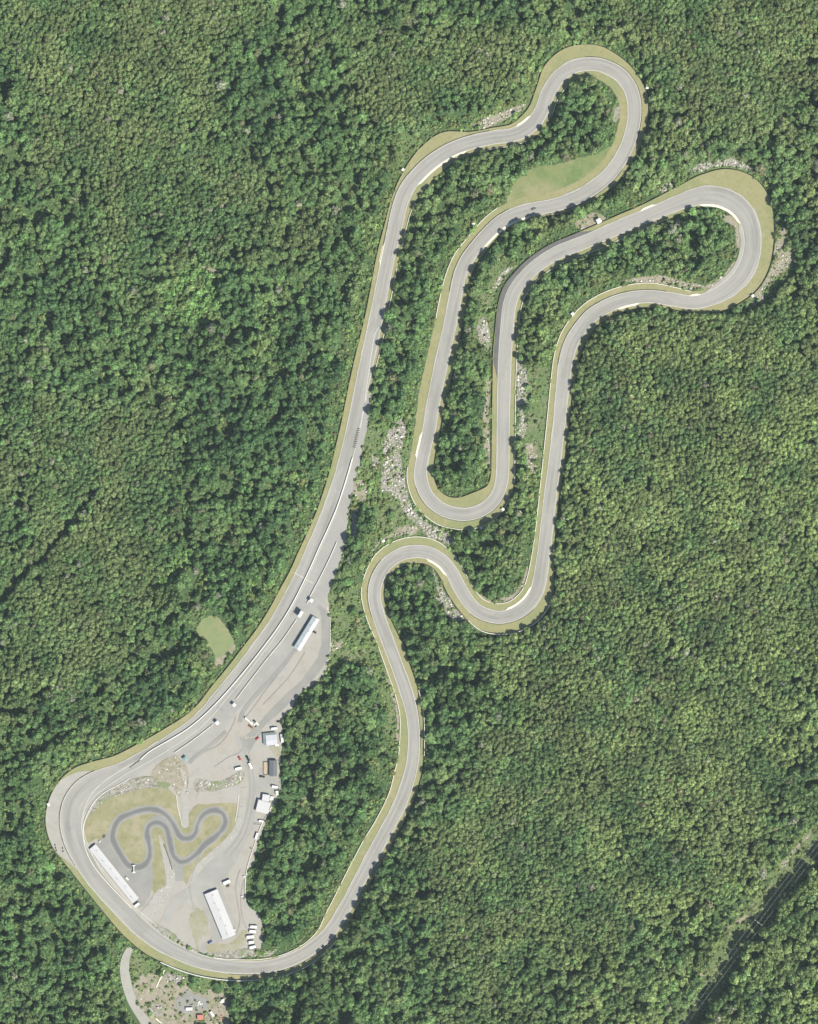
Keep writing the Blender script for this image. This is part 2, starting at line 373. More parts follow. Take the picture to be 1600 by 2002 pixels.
# ------------------------------------------------------------------ the circuit: x, y, half width, verge left, verge right (photo px)
C = [
 (236,1505,13,17,0),(292,1475,12.5,16,0),(330,1451,12.5,14,0),(377,1404+15,12.5,12,0),(405.6,1392,12.5,11,0),(434.5,1357,13,12,0),(462.8,1323,13,12,0),(492,1285,13,12,0),
 (523,1244,13,12,0),(549,1203,13,12,0),(571,1162,13,12,0),(589.6,1126,13,11,0),(606,1089,13,11,0),(624,1048,13,10,0),(641,1008,13,10,0),(655,968,13,10,0),
 (669,926,13,11,0),(681,880,13,12,0),(691,836,12.5,12,0),(706.8,760,13,12,3),(720,696,13,11,7),(732,640,13,9,8),(744,580,12.5,9,8),(756,520,12.5,10,8),
 (764.5,480,13,9,8),(773.5,440,13.5,7,8),(780,410,13.5,6,10),(790,380,13.5,6,13),(801.6,360,13.5,9,14),(823,335.6,13.5,16,14),(847.6,314,13.5,22,13),(881.6,293,13,24,10),
 (924,277.6,13,7,9),(966,269,13,6,8),(1006,263,13,8,7),(1035,248,13.5,12,8),(1057,221,13,12,8),(1072,182,13,12,9),(1093,150,13,22,12),(1119,132,12.5,27,13),
 (1142,126,12.5,26,13),(1167,126,12.5,24,14),(1190,133,13,18,16),(1213,147,13,14,17),(1229,166.6,13,13,17),(1237.5,187,13,15,16),(1240.6,209.5,13,15,15),(1240,233.6,12.5,14,15),
 (1233.7,263,12.5,12,15),(1224,291,12.5,11,15),(1208.6,318.5,12.5,10,14),(1187,345,13,10,14),(1158.8,368,13,9,14),(1126,387,13,8,14),(1083,401.7,12.5,7,14),(1043.6,409,12.5,6,14),
 (1006,419.4,12.5,7,13),(978,435,12.5,7,13),(951.5,459.5,12,8,13),(928.5,486,12,9,12),(911,511,12,9,13),(899,540,12,10,14),(892.5,570,12,11,16),(886.5,602,12,12,17),
 (879,640,12,12,17),(865.6,700,12.5,13,17),(850,775,12.5,11,18),(838,845,12,10,15),(825.5,900,11.5,13,12),(822.5,925,12,14,14),(826,947.5,12,14,15),(835.5,969,12,14,16),
 (851,986,12,14,17),(870,998,12,16,18),(892.5,1004.5,12,20,17),(913,1005.5,12,24,17),(936,1000,12,26,17),(954.5,989,12,24,15),(969,973,12,19,13),(977.5,955,12,12,12),
 (982,932.5,12,10,12),(983.3,900,12,10,11),(984.2,825,12,10,11),(985.7,750,12.3,10,10),(988,690,12.5,11,10),(991.5,640,12.5,10,10),(996,600,12.5,10,10),(1005,572,12.5,10,10),
 (1023,546,12.5,9,9),(1051.8,518,12.5,8,9),(1089.8,494.5,13,8,9),(1120,482,13,8,10),(1152.5,469.5,13,9,10),(1186,455,13,9,10),(1220,440,13,9,9),(1266,421.5,13,10,8),
 (1306,405,13.5,13,7),(1343.5,390,15,16,4),(1378.5,382,17.5,24,3),(1410,385,18,38,3),(1440,399.5,18,44,4),(1459.5,422,17.5,38,6),(1470,451,17,28,7),(1471.5,480,16.5,25,7),
 (1465,513,17,24,7),(1450.7,540,17,23,6),(1427,563,16,20,4),(1393,582,14,17,4),(1355.8,591,12.5,8,8),(1312.5,585,12.5,7,11),(1271,580,12,9,14),(1228,584,12.5,10,13),
 (1188.8,597.6,13,10,13),(1157,617,13,10,13),(1132.5,645,13,11,13),(1118,669,13,11,12),(1108,700,13,11,11),(1101,750,12.5,9,11),(1093.7,825,11.5,8,12),(1085,900,11.5,8,11),
 (1075.5,975,11.8,6,9),(1067.3,1050,12,7,9),(1061,1100,12.5,10,10),(1055,1138,13,15,12),(1048,1160,13,20,13),(1033,1181,13,23,13),(1008,1199,12.5,23,13),(979,1206.7,12,21,14),
 (952.5,1202.5,12,20,13),(930,1190.7,12,14,12),(912,1170,12,13,11),(897,1145,12,14,10),(885,1121,12,13,10),(867.5,1098.5,12,11,11),(844,1083.5,12,10,15),(816,1078,12,12,16),
 (783,1084.4,12,11,16),(756.5,1102.6,12,9,16),(739.5,1128,12,7,13),(732.5,1154.7,12,7,13),(734,1178,12,7,12),(743.5,1212,12,8,11),(757.5,1250,11.5,12,9),(762,1263,11.5,14,9),
 (778,1305,11.5,13,10),(794,1350,11.7,12,10),(805.6,1395,11.2,11,12),(809.8,1440,11,9,16),(807.4,1485,11.2,10,17),(801.5,1514.8,11.5,11,18),(787,1560,12,10,15),(760,1615.6,12,10,15),
 (737.6,1656,12,10,17),(718.5,1692,12,9,17),(699,1729,11.7,9,17),(677,1770.7,11.5,9,16),(657,1804.7,11.5,9,14),(640,1827,11.5,9,8),(616.5,1849,12,10,4),(585.7,1869,12,12,3),
 (548,1884,12,12,3),(512,1890.5,12,12,3),(465,1891,12.5,13,2),(414,1884.5,12.7,14,0),(377,1874,13.5,15,0),(336.8,1856,14,17,0),(305,1837,15.5,18,0),(267.5,1806,16.5,17,0),
 (227.5,1764,17,14,0),(185,1714,18,11,0),(160,1672,20,16,0),(146,1640,21.5,24,0),(140.5,1607,22.5,28,0),(144,1580,23,27,0),(154,1559,23,26,0),(171,1540,22,24,0),(198.7,1523,19,19,0),
]
T = catmull(C, 2.0, True)
TP = np.array([W(a, b) for a, b in T[:, :2]])
HW, VL, VR = T[:, 2] * S, T[:, 3] * S, T[:, 4] * S
NT = len(TP)
def closed_normals(P):
    d = np.roll(P, -2, 0) - np.roll(P, 2, 0)
    d /= np.hypot(d[:, 0], d[:, 1])[:, None]
    return np.stack([-d[:, 1], d[:, 0]], 1)
TN = closed_normals(TP)

def near(px, py):
    w = np.array(W(px, py)); return int(np.argmin(((TP - w) ** 2).sum(1)))
def span(a, b, stepn=1):
    i, j = near(*a), near(*b)
    if j < i: j += NT
    return np.arange(i, j + 1, stepn) % NT
def side_line(idx, side, off):
    """off(idx) metres beyond the asphalt edge on a side"""
    o = (HW[idx] + off) * (1 if side == 'L' else -1)
    return TP[idx] + TN[idx] * o[:, None]

Z = dict(ground=0.0, brush=0.07, verge=0.26, lot=0.20, lot2=0.30, lot3=0.34, lot4=0.42, lot5=0.50, lot6=0.56, track=0.60, mark=0.63, kerb=0.65)
ZC = {}
def zlayer(z):
    """sheets of one layer lie a few millimetres above each other"""
    ZC[z] = ZC.get(z, -1) + 1
    return z + 0.004 * ZC[z]

# ground sheet out to the horizon
g = link_mesh('ground', [(-3000, -3000, 0), (3000, -3000, 0), (3000, 3000, 0), (-3000, 3000, 0)], [(0, 1, 2, 3)], M['ground'])
tag(g, 'wooded ground with dark green undergrowth beneath the trees', 'ground', kind='structure')

# grass verges on both sides of the circuit
jl = (vnoise(TP[:, 0], TP[:, 1], 3.0, 3) - .5) * 1.2; jr = (vnoise(TP[:, 0], TP[:, 1], 3.0, 4) - .5) * 1.2
Lo = TP + TN * (HW + VL + 0.5 * (VL > 1) + jl * (VL > 1))[:, None]
Ro = TP - TN * (HW + VR + 0.5 * (VR > 1) + jr * (VR > 1))[:, None]
strip_mesh('grass_verge', Lo, Ro, Z['verge'], M['grass'], 'dry mown grass verges bordering the grey racing circuit', 'verge', True)
for s_, nm_ in ((1, 'left'), (-1, 'right')):
    wv_ = (0.15 + 1.5 * np.clip(vnoise(TP[:, 0], TP[:, 1], 9.0, 5 + s_) - .45, 0, 1) + .5 * vnoise(TP[:, 0], TP[:, 1], 2.2, 2)) * ((VL if s_ > 0 else VR) > 1)
    strip_mesh('worn_verge', TP + TN * (s_ * HW)[:, None], TP + TN * (s_ * (HW + wv_))[:, None], 0.57, M['gravel'], 'worn gravelly edge along the %s hand side of the circuit' % nm_, 'verge', True)
tr = strip_mesh('racetrack_road', TP + TN * HW[:, None], TP - TN * HW[:, None], Z['track'], M['asphalt'], 'winding pale grey racing circuit through the woods', 'racetrack', True)
seg = np.concatenate([[0], np.cumsum(np.hypot(*np.diff(TP, axis=0).T))])
for nm_, dat in (('across', np.concatenate([np.ones(NT), -np.ones(NT)])), ('along', np.concatenate([seg, seg]))):
    at_ = tr.data.attributes.new(nm_, 'FLOAT', 'POINT'); at_.data.foreach_set('value', dat.astype(np.float32))

# thin summer haze between the aircraft and the ground
hz = MB().box(0, 0, -1.0, 6400, 6400, CAM_H + 31.0)
hm = bpy.data.materials.new('haze'); hm.use_nodes = True
hn = hm.node_tree; hn.nodes.clear()
ho = hn.nodes.new('ShaderNodeOutputMaterial'); hv = hn.nodes.new('ShaderNodeVolumePrincipled')
hv.inputs['Color'].default_value = (0.80, 0.96, 1.0, 1); hv.inputs['Density'].default_value = 0.000010
hn.links.new(hv.outputs[0], ho.inputs['Volume'])
tag(hz.build('haze', hm), 'thin pale haze between the viewer and the woods', 'haze', kind='stuff')

# ------------------------------------------------------------------ paddock, lots and roads
def zA(p): return zoomed(80, 1400, 4.0, p)              # south-west quarter
def zB(p): return zoomed(340, 1380, 5.333, p)           # buildings
def zC(p): return zoomed(340, 1620, 5.333, p)           # south lot
def zD(p): return zoomed(360, 1120, 5.0, p)             # pit
def zE(p): return zoomed(560, 760, 5.007, p)            # north of pit

paddock = [(727,770),(722,804),(718,836),(710,872),(704,908),(692,944),(687,976),(682,992),(680,1034),(674,1068),(658,1118),(650,1134),(641,1158),(645,1200),(646,1260),(643,1290),(636,1314),(616,1336),(584,1360),(570,1386),(552,1408),
 (553,1440),(549,1480),(546,1520),(544,1550),(536,1575),(519,1610),(505,1650),(495,1690),(483,1715),(481,1745),(486,1770),(508,1790),(513,1812),(512,1850),(500,1862),(470,1874),(430,1872),(395,1862),(350,1842),(305,1818),(262,1783),(200,1712),
 (172,1665),(163,1630),(163,1600),(175,1570),(200,1545),(240,1520),(300,1485),(340,1460),(400,1410),(440,1372),(480,1324),(520,1270),(560,1205),(600,1130),(640,1040),(670,960),(690,880),(705,800),(712,770)]
patch('gravel_lot', paddock, Z['lot'], M['gravel'], True, 1.0, 'pale pinkish gravel lot of the paddock inside the southern loop', 'gravel lot')
pit = [(727,770),(722,804),(718,836),(710,872),(704,908),(692,944),(687,976),(682,992),(680,1034),(674,1068),(658,1118),(645,1155),(628,1190),(610,1208),(590,1245),(574,1268),(548,1303),(515,1340),(478,1372),(452,1405),(438,1425),(412,1450),(378,1478),(366,1490),(358,1476),
 (330,1478),(300,1492),(275,1510),(262,1522),(240,1530),(215,1540),(190,1558),(172,1585),(150,1590),(180,1530),(240,1500),(330,1445),(405,1390),(490,1288),(570,1165),(640,1010),(680,885),(705,770)]
patch('pit_lane_road', pit, Z['lot2'], M['asphalt_b'], False, 0.3, 'wide grey asphalt pit lane beside the main straight', 'road')
roadA = zB([(640,300),(660,390),(690,500),(730,620),(780,750),(790,850),(770,980),(740,1100),(690,1250),(600,1370),(500,1480),(400,1600)]) + zC([(280,460),(180,600),(100,640),(0,700),(-60,800),(-150,980),(-40,960),(0,860),(150,740),(250,690),(290,800),(380,1000),(430,1110),(340,1180),(240,1270),(310,1300),(400,1200),(520,1170),(640,1130),(680,1060),(650,960),(560,760),(480,560),(560,480),(640,370)]) + zB([(740,1430),(820,1300),(840,1200),(860,1060),(900,960),(900,850),(870,750),(800,650),(770,500),(735,370)])
patch('paddock_road', roadA, Z['lot3'], M['asphalt_b'], False, 0.5, 'grey paddock road running from the buildings down to the white long building', 'road')
patch('asphalt_triangle_road', zB([(715,335),(760,350),(850,338),(930,250),(880,330),(780,500),(750,420)]), Z['lot4'], M['asphalt_d'], False, 0.3, 'darker triangular asphalt junction beside the red car', 'road')
loopB = zD([(1290,335),(1330,310),(1385,360),(1420,450),(1425,600),(1420,740),(1400,850),(1330,965),(1250,1055),(1100,1205),(950,1355),(800,1485),(690,1600),(600,1600),(680,1520),(750,1450),(850,1335),(1000,1185),(1150,1055),(1240,930),(1310,830),(1345,700),(1347,560),(1345,440),(1320,360)])
patch('service_road', loopB, Z['lot3'], M['asphalt_d'], False, 0.3, 'dark grey service road curving along the east edge of the gravel lot', 'road')
ribbon('faded_asphalt_strip_road', zD([(1098,740),(1010,855),(915,970),(830,1065),(720,1180),(620,1295),(565,1390),(545,1460)]), 8, Z['lot4'], M['asphalt_d'], 'faded darker asphalt strip across the gravel from the pale blue roof', 'road')
ribbon('worn_asphalt_strip_road', zB([(545,265),(450,355),(330,455),(200,555),(165,600)]), 7, Z['lot4'], M['asphalt_d'], 'worn dark tyre track strip leading to the teal canopy', 'road')
patch('east_yard', zB([(905,640),(1000,740),(1110,760),(1100,900),(1060,920),(920,880)]), Z['lot3'], M['asphalt_b'], True, 0.4, 'pale worn yard south of the dark shingle building', 'yard')
patch('grass_patch', zB([(1010,420),(1090,430),(1110,520),(1080,520),(1010,460)]), Z['lot3'], M['thin'], True, 0.6, 'dry grass corner between the grey roof and dark roof', 'grass')
patch('lot_grass', zC([(240,830),(310,860),(360,1000),(330,1110),(290,1130),(250,1180),(265,1280),(240,1250),(200,1080),(160,960)]), Z['lot3'], M['thin'], True, 2.4, 'dry grass patch west of the white long building', 'grass')
patch('south_grass', zC([(330,1240),(420,1190),(560,1200),(660,1130),(720,1060),(770,1080),(740,1180),(680,1260),(500,1290),(360,1290)]), Z['lot3'], M['thin'], True, 2.4, 'dry grass strip south of the white long building', 'grass')
patch('pit_grass', zD([(1175,735),(1260,560),(1320,470),(1340,520),(1300,600),(1230,690),(1170,780)]), Z['lot3'], M['gravel'], True, 0.6, 'thin gravel strip beside the pale blue pit roof', 'ground')
patch('corner_meadow', zD([(1340,1010),(1390,985),(1405,1060),(1400,1110),(1340,1140),(1280,1130)]), Z['lot3'], M['meadow'], True, 1.0, 'small green grass corner east of the service road', 'grass')

M['marks'] = ground_mat('tyre_marks', [((0.37, 0.355, 0.32), 0.3, 0.40, 0.60, 5, 0.9)], (0.30, 0.29, 0.262), 0.85)
for pts_ in ([(590,1255),(560,1300),(520,1350),(495,1385),(478,1405)], [(597,1275),(570,1318),(540,1352),(515,1378)], [(470,1440),(480,1470),(487,1510),(490,1545),(484,1585),(470,1630),(440,1670)],
    [(477,1440),(487,1470),(495,1510),(498,1545),(492,1588),(478,1634),(450,1675)], [(420,1500),(445,1482),(470,1470),(490,1440)], [(400,1470),(430,1455),(455,1420),(462,1400)], [(470,1700),(462,1730),(465,1765),(470,1800),(462,1830)], [(478,1720),(472,1750),(474,1790),(482,1815)], [(400,1660),(380,1700),(372,1740),(385,1790)]):
    ribbon('tyre_marks', pts_, 1.6, 0.545, M['marks'], 'faint darker wheel tracks across the paddock', 'ground')

# kart circuit in the infield
infield = zA([(345,860),(400,740),(520,650),(700,590),(900,555),(1010,575),(1060,640),(1090,800),(1110,870),(1150,870),(1165,760),(1230,690),(1400,675),(1530,690),(1520,800),(1505,900),(1440,990),(1340,1070),(1200,1230),(1140,1310),(1100,1260),(1030,1200),(990,1330),(900,1390),(850,1330),(600,1230),(500,1050),(440,960),(370,990)])
patch('infield_grass', infield, Z['lot3'], M['infield'], True, 0.8, 'dry grass infield around the small kart circuit', 'grass')
patch('kart_paddock', zA([(470,965),(545,890),(565,960),(600,1060),(660,1150),(740,1200),(800,1190),(850,1130),(872,1150),(880,1310),(868,1350),(850,1410),(800,1490),(770,1500),(640,1300),(430,1010)]), Z['lot4'], M['asphalt_d'], False, 0.4, 'grey asphalt apron beside the long white shed', 'apron')
patch('kart_exit_road', zA([(1000,1080),(1060,1130),(1120,1140),(1112,1290),(1052,1290),(1040,1220)]), Z['lot4'], M['asphalt_d'], False, 0.4, 'short asphalt exit from the kart circuit', 'road')
kart = [(562,960),(570,880),(612,808),(690,768),(780,738),(870,728),(940,745),(1000,792),(1042,850),(1075,920),(1110,952),(1165,953),(1212,908),(1230,838),(1275,768),(1350,738),(1418,758),(1443,812),(1425,880),(1370,938),(1290,1000),(1220,1078),(1150,1128),(1090,1138),(1043,1100),(1020,1030),(1003,950),(985,882),(950,843),(900,832),(852,852),(832,900),(840,970),(852,1040),(848,1110),(810,1165),(750,1185),(690,1168),(640,1110),(600,1040)]
ribbon('kart_track_edge', zA(kart), 16.6, Z['lot5'], M['asphalt_b'], 'pale worn edge of the small kart circuit', 'racetrack', True)
kt = ribbon('kart_track', zA(kart), 15.2, Z['lot6'], None, 'small kart circuit winding through the infield with a dark worn middle', 'racetrack', True)
nh = len(kt.data.vertices) // 2
at_ = kt.data.attributes.new('across', 'FLOAT', 'POINT'); at_.data.foreach_set('value', np.concatenate([np.ones(nh), -np.ones(nh)]).astype(np.float32))
km = ground_mat('kart_asphalt', [((0.33, 0.32, 0.29), 0.06, 0.40, 0.60, 6, 0.8), ((0.25, 0.245, 0.225), 0.6, 0.5, 0.72, 5, 0.6)], (0.29, 0.282, 0.26), 0.85)
n_ = km.node_tree; b_ = [q for q in n_.nodes if q.type == 'BSDF_PRINCIPLED'][0]; src_ = b_.inputs['Base Color'].links[0].from_socket
a_ = n_.nodes.new('ShaderNodeAttribute'); a_.attribute_name = 'across'
ab_ = n_.nodes.new('ShaderNodeMath'); ab_.operation = 'ABSOLUTE'; n_.links.new(a_.outputs['Fac'], ab_.inputs[0])
g_ = n_.nodes.new('ShaderNodeNewGeometry'); nz_2 = n_.nodes.new('ShaderNodeTexNoise'); nz_2.inputs['Scale'].default_value = 0.045; nz_2.inputs['Detail'].default_value = 4
n_.links.new(g_.outputs['Position'], nz_2.inputs['Vector'])
sc_ = n_.nodes.new('ShaderNodeMath'); sc_.operation = 'MULTIPLY_ADD'; sc_.inputs[1].default_value = 1.6; sc_.inputs[2].default_value = -0.8; n_.links.new(nz_2.outputs[0], sc_.inputs[0])
ad_ = n_.nodes.new('ShaderNodeMath'); ad_.operation = 'ADD'; n_.links.new(ab_.outputs[0], ad_.inputs[0]); n_.links.new(sc_.outputs[0], ad_.inputs[1])
mr_ = n_.nodes.new('ShaderNodeMapRange'); mr_.interpolation_type = 'SMOOTHSTEP'; mr_.inputs[1].default_value = 0.2; mr_.inputs[2].default_value = 0.85; mr_.inputs[3].default_value = 0.9; mr_.inputs[4].default_value = 0.0
n_.links.new(ad_.outputs[0], mr_.inputs[0])
mx_ = n_.nodes.new('ShaderNodeMix'); mx_.data_type = 'RGBA'; n_.links.new(mr_.outputs[0], mx_.inputs[0]); n_.links.new(src_, mx_.inputs[6]); mx_.inputs[7].default_value = (0.076, 0.076, 0.074, 1)
n_.links.new(mx_.outputs[2], b_.inputs['Base Color'])
kt.data.materials.clear(); kt.data.materials.append(km)
patch('kart_link_road', zA([(870,780),(960,790),(990,860),(960,880),(900,820)]), Z['lot5'] + 0.015, M['asphalt_d'], True, 0.3, 'asphalt link between two kart bends', 'road')

# rock berms and stone ground in the paddock
patch('west_rock_slope', zA([(370,790),(430,690),(470,630),(560,570),(700,495),(860,470),(1010,500),(1000,560),(860,560),(700,592),(520,655),(410,745)]), Z['lot4'], M['rock'], True, 1.2, 'grey rock slope between the track and the infield grass', 'rock slope')
patch('quarry_rock', zA([(870,440),(950,350),(1050,310),(1100,340),(1150,420),(1150,560),(1110,640),(1060,600),(1000,520),(880,500)]), Z['lot4'], M['tan'], True, 1.2, 'rocky outcrop beside the teal canopy', 'rock')
patch('stone_ramp', zA([(1085,400),(1130,440),(1145,560),(1150,700),(1150,860),(1112,865),(1105,700),(1095,600),(1120,540)]), Z['lot5'], M['runoff'], True, 0.8, 'pale stone ramp descending to the kart circuit', 'ramp')
patch('boulder_bank', zB([(235,770),(430,790),(560,755),(700,685),(745,710),(690,800),(560,845),(400,885),(230,890)]), Z['lot4'], M['rock'], True, 1.2, 'boulder bank above the small gravel terrace', 'rock slope')
patch('terrace_gravel', zB([(260,900),(420,890),(600,840),(690,840),(690,990),(500,1010),(250,1010)]), Z['lot5'], M['gravel'], True, 1.0, 'small gravel terrace north of the kart loop', 'gravel')
ribbon('stone_berm', zA([(1590,560),(1585,640),(1570,760),(1535,880),(1450,990),(1340,1085),(1230,1195),(1165,1325)]), 13, Z['lot5'], M['runoff'], 'long curved pale stone berm between kart circuit and paddock road', 'berm')
patch('central_stone_berm', zA([(925,930),(960,985),(985,1060),(1020,1150),(1045,1220),(1050,1300),(1030,1390),(950,1500),(860,1620),(775,1550),(830,1480),(915,1360),(975,1320),(968,1180),(945,1060)]), Z['lot5'], M['runoff'], True, 1.0, 'pale stone berm running south from the kart circuit', 'berm')
patch('trackside_stone', zA([(850,1600),(940,1640),(1040,1700),(1130,1780),(1240,1840),(1200,1850),(1060,1780),(930,1690)]), Z['lot5'], M['rock'], True, 1.0, 'strip of broken stone between track and lot', 'stone')
patch('south_stone', zC([(340,1290),(500,1295),(690,1262),(830,1240),(960,1270),(1080,1260),(1000,1330),(830,1335),(640,1350),(440,1335)]), Z['lot5'], M['rock'], True, 1.2, 'strip of pale stone behind the row of white trailers', 'stone')
idx = span((170, 1690), (190, 1522))
strip_mesh('stone_runoff', side_line(idx, 'L', 0.2), side_line(idx, 'L', 0.2 + (VL[idx] - 0.4) * np.clip(np.minimum(np.arange(len(idx)), np.arange(len(idx))[::-1]) / 24.0, 0.02, 1) ** .7), Z['lot2'], M['runoff'], 'pale stone run-off outside the south western bend', 'run-off')

# grass field, meadow and open patches among the woods
patch('grass_field', zD([(200,440),(290,415),(370,475),(440,570),(490,680),(500,740),(440,800),(360,900),(300,905),(310,840),(230,690),(130,600),(125,535)]), Z['brush'] + 0.03, M['field'], True, 2.2, 'mown green field in the wood west of the main straight', 'grass field')
patch('field_soil', zD([(300,902),(330,840),(420,790),(485,700),(512,735),(440,815),(365,900)]), Z['brush'] + 0.03, M['tan'], True, 2.0, 'bare tan corner of the green field by the straight', 'bare ground')
patch('infield_meadow', zoomed(760, 60, 2.909, [(680,1000),(690,915),(735,835),(850,770),(950,762),(1060,730),(1160,700),(1240,670),(1330,620),(1345,700),(1280,800),(1170,890),(1040,955),(880,990),(760,1010)]), Z['brush'] + 0.03, M['meadow'], True, 2.0, 'sunlit green and tan meadow inside the northern loop', 'meadow')
ROCKS = []
def rocks(name, pts, mat, label, dens=0.05, jit=2.2, big=1.0):
    patch(name, pts, Z['brush'] + 0.03, M[mat], True, jit, label, 'rock slope' if mat == 'rock' else 'bare ground')
    ROCKS.append((pts, dens, big))
rocks('boulder_slope', zE([(960,490),(1045,350),(1130,290),(1185,330),(1150,500),(1120,700),(1160,900),(1185,1040),(1250,1190),(1350,1290),(1480,1370),(1640,1450),(1640,1500),(1500,1450),(1380,1440),(1290,1340),(1180,1250),(1090,1090),(1000,1010),(930,1000),(945,700)]), 'rock', 'pale boulder slope between the main straight and second straight', 0.10)
rocks('bare_bank', zE([(660,930),(760,890),(790,1000),(750,1100),(650,1085)]), 'tan', 'bare tan bank beside the pit lane entry', 0.03)
rocks('stony_track', zE([(830,1600),(900,1510),(1000,1430),(1190,1330),(1290,1370),(1220,1430),(1060,1440),(930,1500),(860,1580)]), 'tan', 'bare stony ground above the southern hairpin', 0.03)
rocks('stone_patch', zE([(840,640),(900,660),(905,780),(870,800),(845,720)]), 'rock', 'small pale stone patch east of the main straight', 0.08)
rocks('cliff_foot', zE([(640,1200),(700,1180),(700,1300),(690,1480),(655,1480),(640,1330)]), 'rock', 'narrow rock strip beside the pit lane trees', 0.08)
rocks('ledge', zoomed(760,600,4, [(775,490),(795,560),(785,800),(790,1000),(795,1250),(770,1250),(745,1060),(735,900),(760,700),(755,560)]), 'tan', 'long bare ledge along the inside of the third straight', 0.03, 0.8)
rocks('island_rock', zoomed(760,600,4, [(690,130),(740,70),(785,160),(790,330),(740,350),(705,250)]), 'rock', 'rock outcrop in the narrow wooded island', 0.10)
rocks('gully_rock', zoomed(760,600,4, [(1010,400),(1060,420),(1085,600),(1075,720),(1050,800),(1085,910),(1050,1020),(1015,1060),(1010,960),(1030,880),(1005,760),(1005,600)]), 'rock', 'rocky gully east of the third straight', 0.10)
rocks('brown_scree', zoomed(760,600,4, [(1070,1080),(1140,1070),(1160,1180),(1140,1320),(1090,1250)]), 'tan', 'brown scree patch west of the fourth straight', 0.08)
rocks('fan_rock', zoomed(660,1000,3.556, [(610,120),(700,110),(790,170),(840,220),(780,240),(700,200),(630,180)]), 'rock', 'pale boulder fan above the southern hairpin', 0.10)
rocks('bank_rock', zoomed(660,1000,3.556, [(650,380),(700,480),(760,580),(830,680),(900,760),(860,770),(780,740),(720,640),(660,600),(700,580)]), 'rock', 'rock bank inside the southern bend', 0.08)
rocks('bend_rock', zoomed(660,1000,3.556, [(1290,540),(1250,600),(1180,640),(1080,640),(1000,605),(980,580),(1050,600),(1150,600),(1230,570),(1290,470),(1320,380),(1330,440)]), 'tan', 'bare rim inside the southeastern bend', 0.05, 1.0)
rocks('north_slope', zoomed(760,60,2.909, [(480,550),(540,500),(630,470),(700,440),(780,415),(770,445),(700,490),(620,530),(540,560)]), 'tan', 'sandy rock slope below the northern loop approach', 0.10)
rocks('loop_rock', zoomed(760,60,2.909, [(1270,440),(1310,420),(1320,480),(1290,520),(1265,490)]), 'rock', 'rock patch on the east edge of the loop wood', 0.06)
rocks('northern_boulders', zoomed(900,280,2.424, [(1085,125),(1140,95),(1200,85),(1270,70),(1340,90),(1390,130),(1340,125),(1270,105),(1200,110),(1140,135)]), 'rock', 'arc of grey boulders north of the eastern hairpin', 0.16)
rocks('small_boulders', zoomed(900,280,2.424, [(940,220),(980,185),(1010,195),(960,235)]), 'rock', 'small heap of stone beside the hairpin approach', 0.12)
rocks('eastern_gravel', zoomed(900,280,2.424, [(1495,470),(1530,390),(1560,480),(1575,560),(1530,610),(1490,640),(1430,700),(1440,750),(1390,770),(1400,710),(1450,640),(1480,570)]), 'tan', 'bare gravel bank outside the eastern hairpin', 0.05)
rocks('hairpin_bank', zoomed(900,280,2.424, [(780,650),(950,625),(1080,660),(1180,670),(1250,620),(1300,560),(1325,560),(1270,640),(1180,690),(1090,690),(950,668),(860,662)]), 'tan', 'bare bank inside the eastern hairpin', 0.03)
rocks('hairpin_rim', zoomed(900,280,2.424, [(1200,340),(1290,350),(1325,400),(1335,500),(1310,500),(1300,400),(1240,365)]), 'tan', 'bare rim at the tip of the eastern hairpin', 0.03)
rocks('west_bank', zoomed(900,280,2.424, [(265,570),(230,610),(190,660),(160,700),(150,680),(190,620),(240,580)]), 'rock', 'rocky bank west of the dark resurfaced bend', 0.10)
rocks('post_clearing', zoomed(900,280,2.424, [(540,370),(600,340),(650,330),(700,365),(690,395),(620,410),(570,420)]), 'tan', 'tan clearing around the white marshal hut', 0.02)
rocks('ridge_bare', zoomed(260,460,6.667, [(540,370),(600,430),(590,480),(520,540),(480,560),(560,460)]), 'tan', 'bare ledge at the sunny gap in the western wood', 0.01)
rocks('ridge_bare', zoomed(260,460,6.667, [(880,400),(960,370),(1080,440),(1200,480),(1200,520),(1090,500),(940,460)]), 'tan', 'bare ground at the top of the sunny gap in the western wood', 0.01)
rocks('pit_rock', zD([(1440,690),(1520,660),(1560,690),(1540,730),(1450,760)]), 'tan', 'bare rock mound east of the service road', 0.05)
rocks('corridor_soil', zoomed(1240,1580,4.444, [(1540,180),(1500,240),(1400,340),(1300,440),(1280,520),(1310,500),(1400,380),(1530,230)]), 'tan', 'bare track under the power line near the right edge', 0.02)
rocks('corridor_soil', zoomed(1240,1580,4.444, [(990,930),(900,970),(830,1010),(800,1040),(880,1020),(990,960)]), 'tan', 'bare track under the power line by the wooden poles', 0.02)
rocks('corridor_soil', zoomed(1240,1580,4.444, [(620,1380),(580,1420),(570,1460),(610,1460),(640,1400)]), 'tan', 'bare hollow under the power line near the bottom', 0.02)

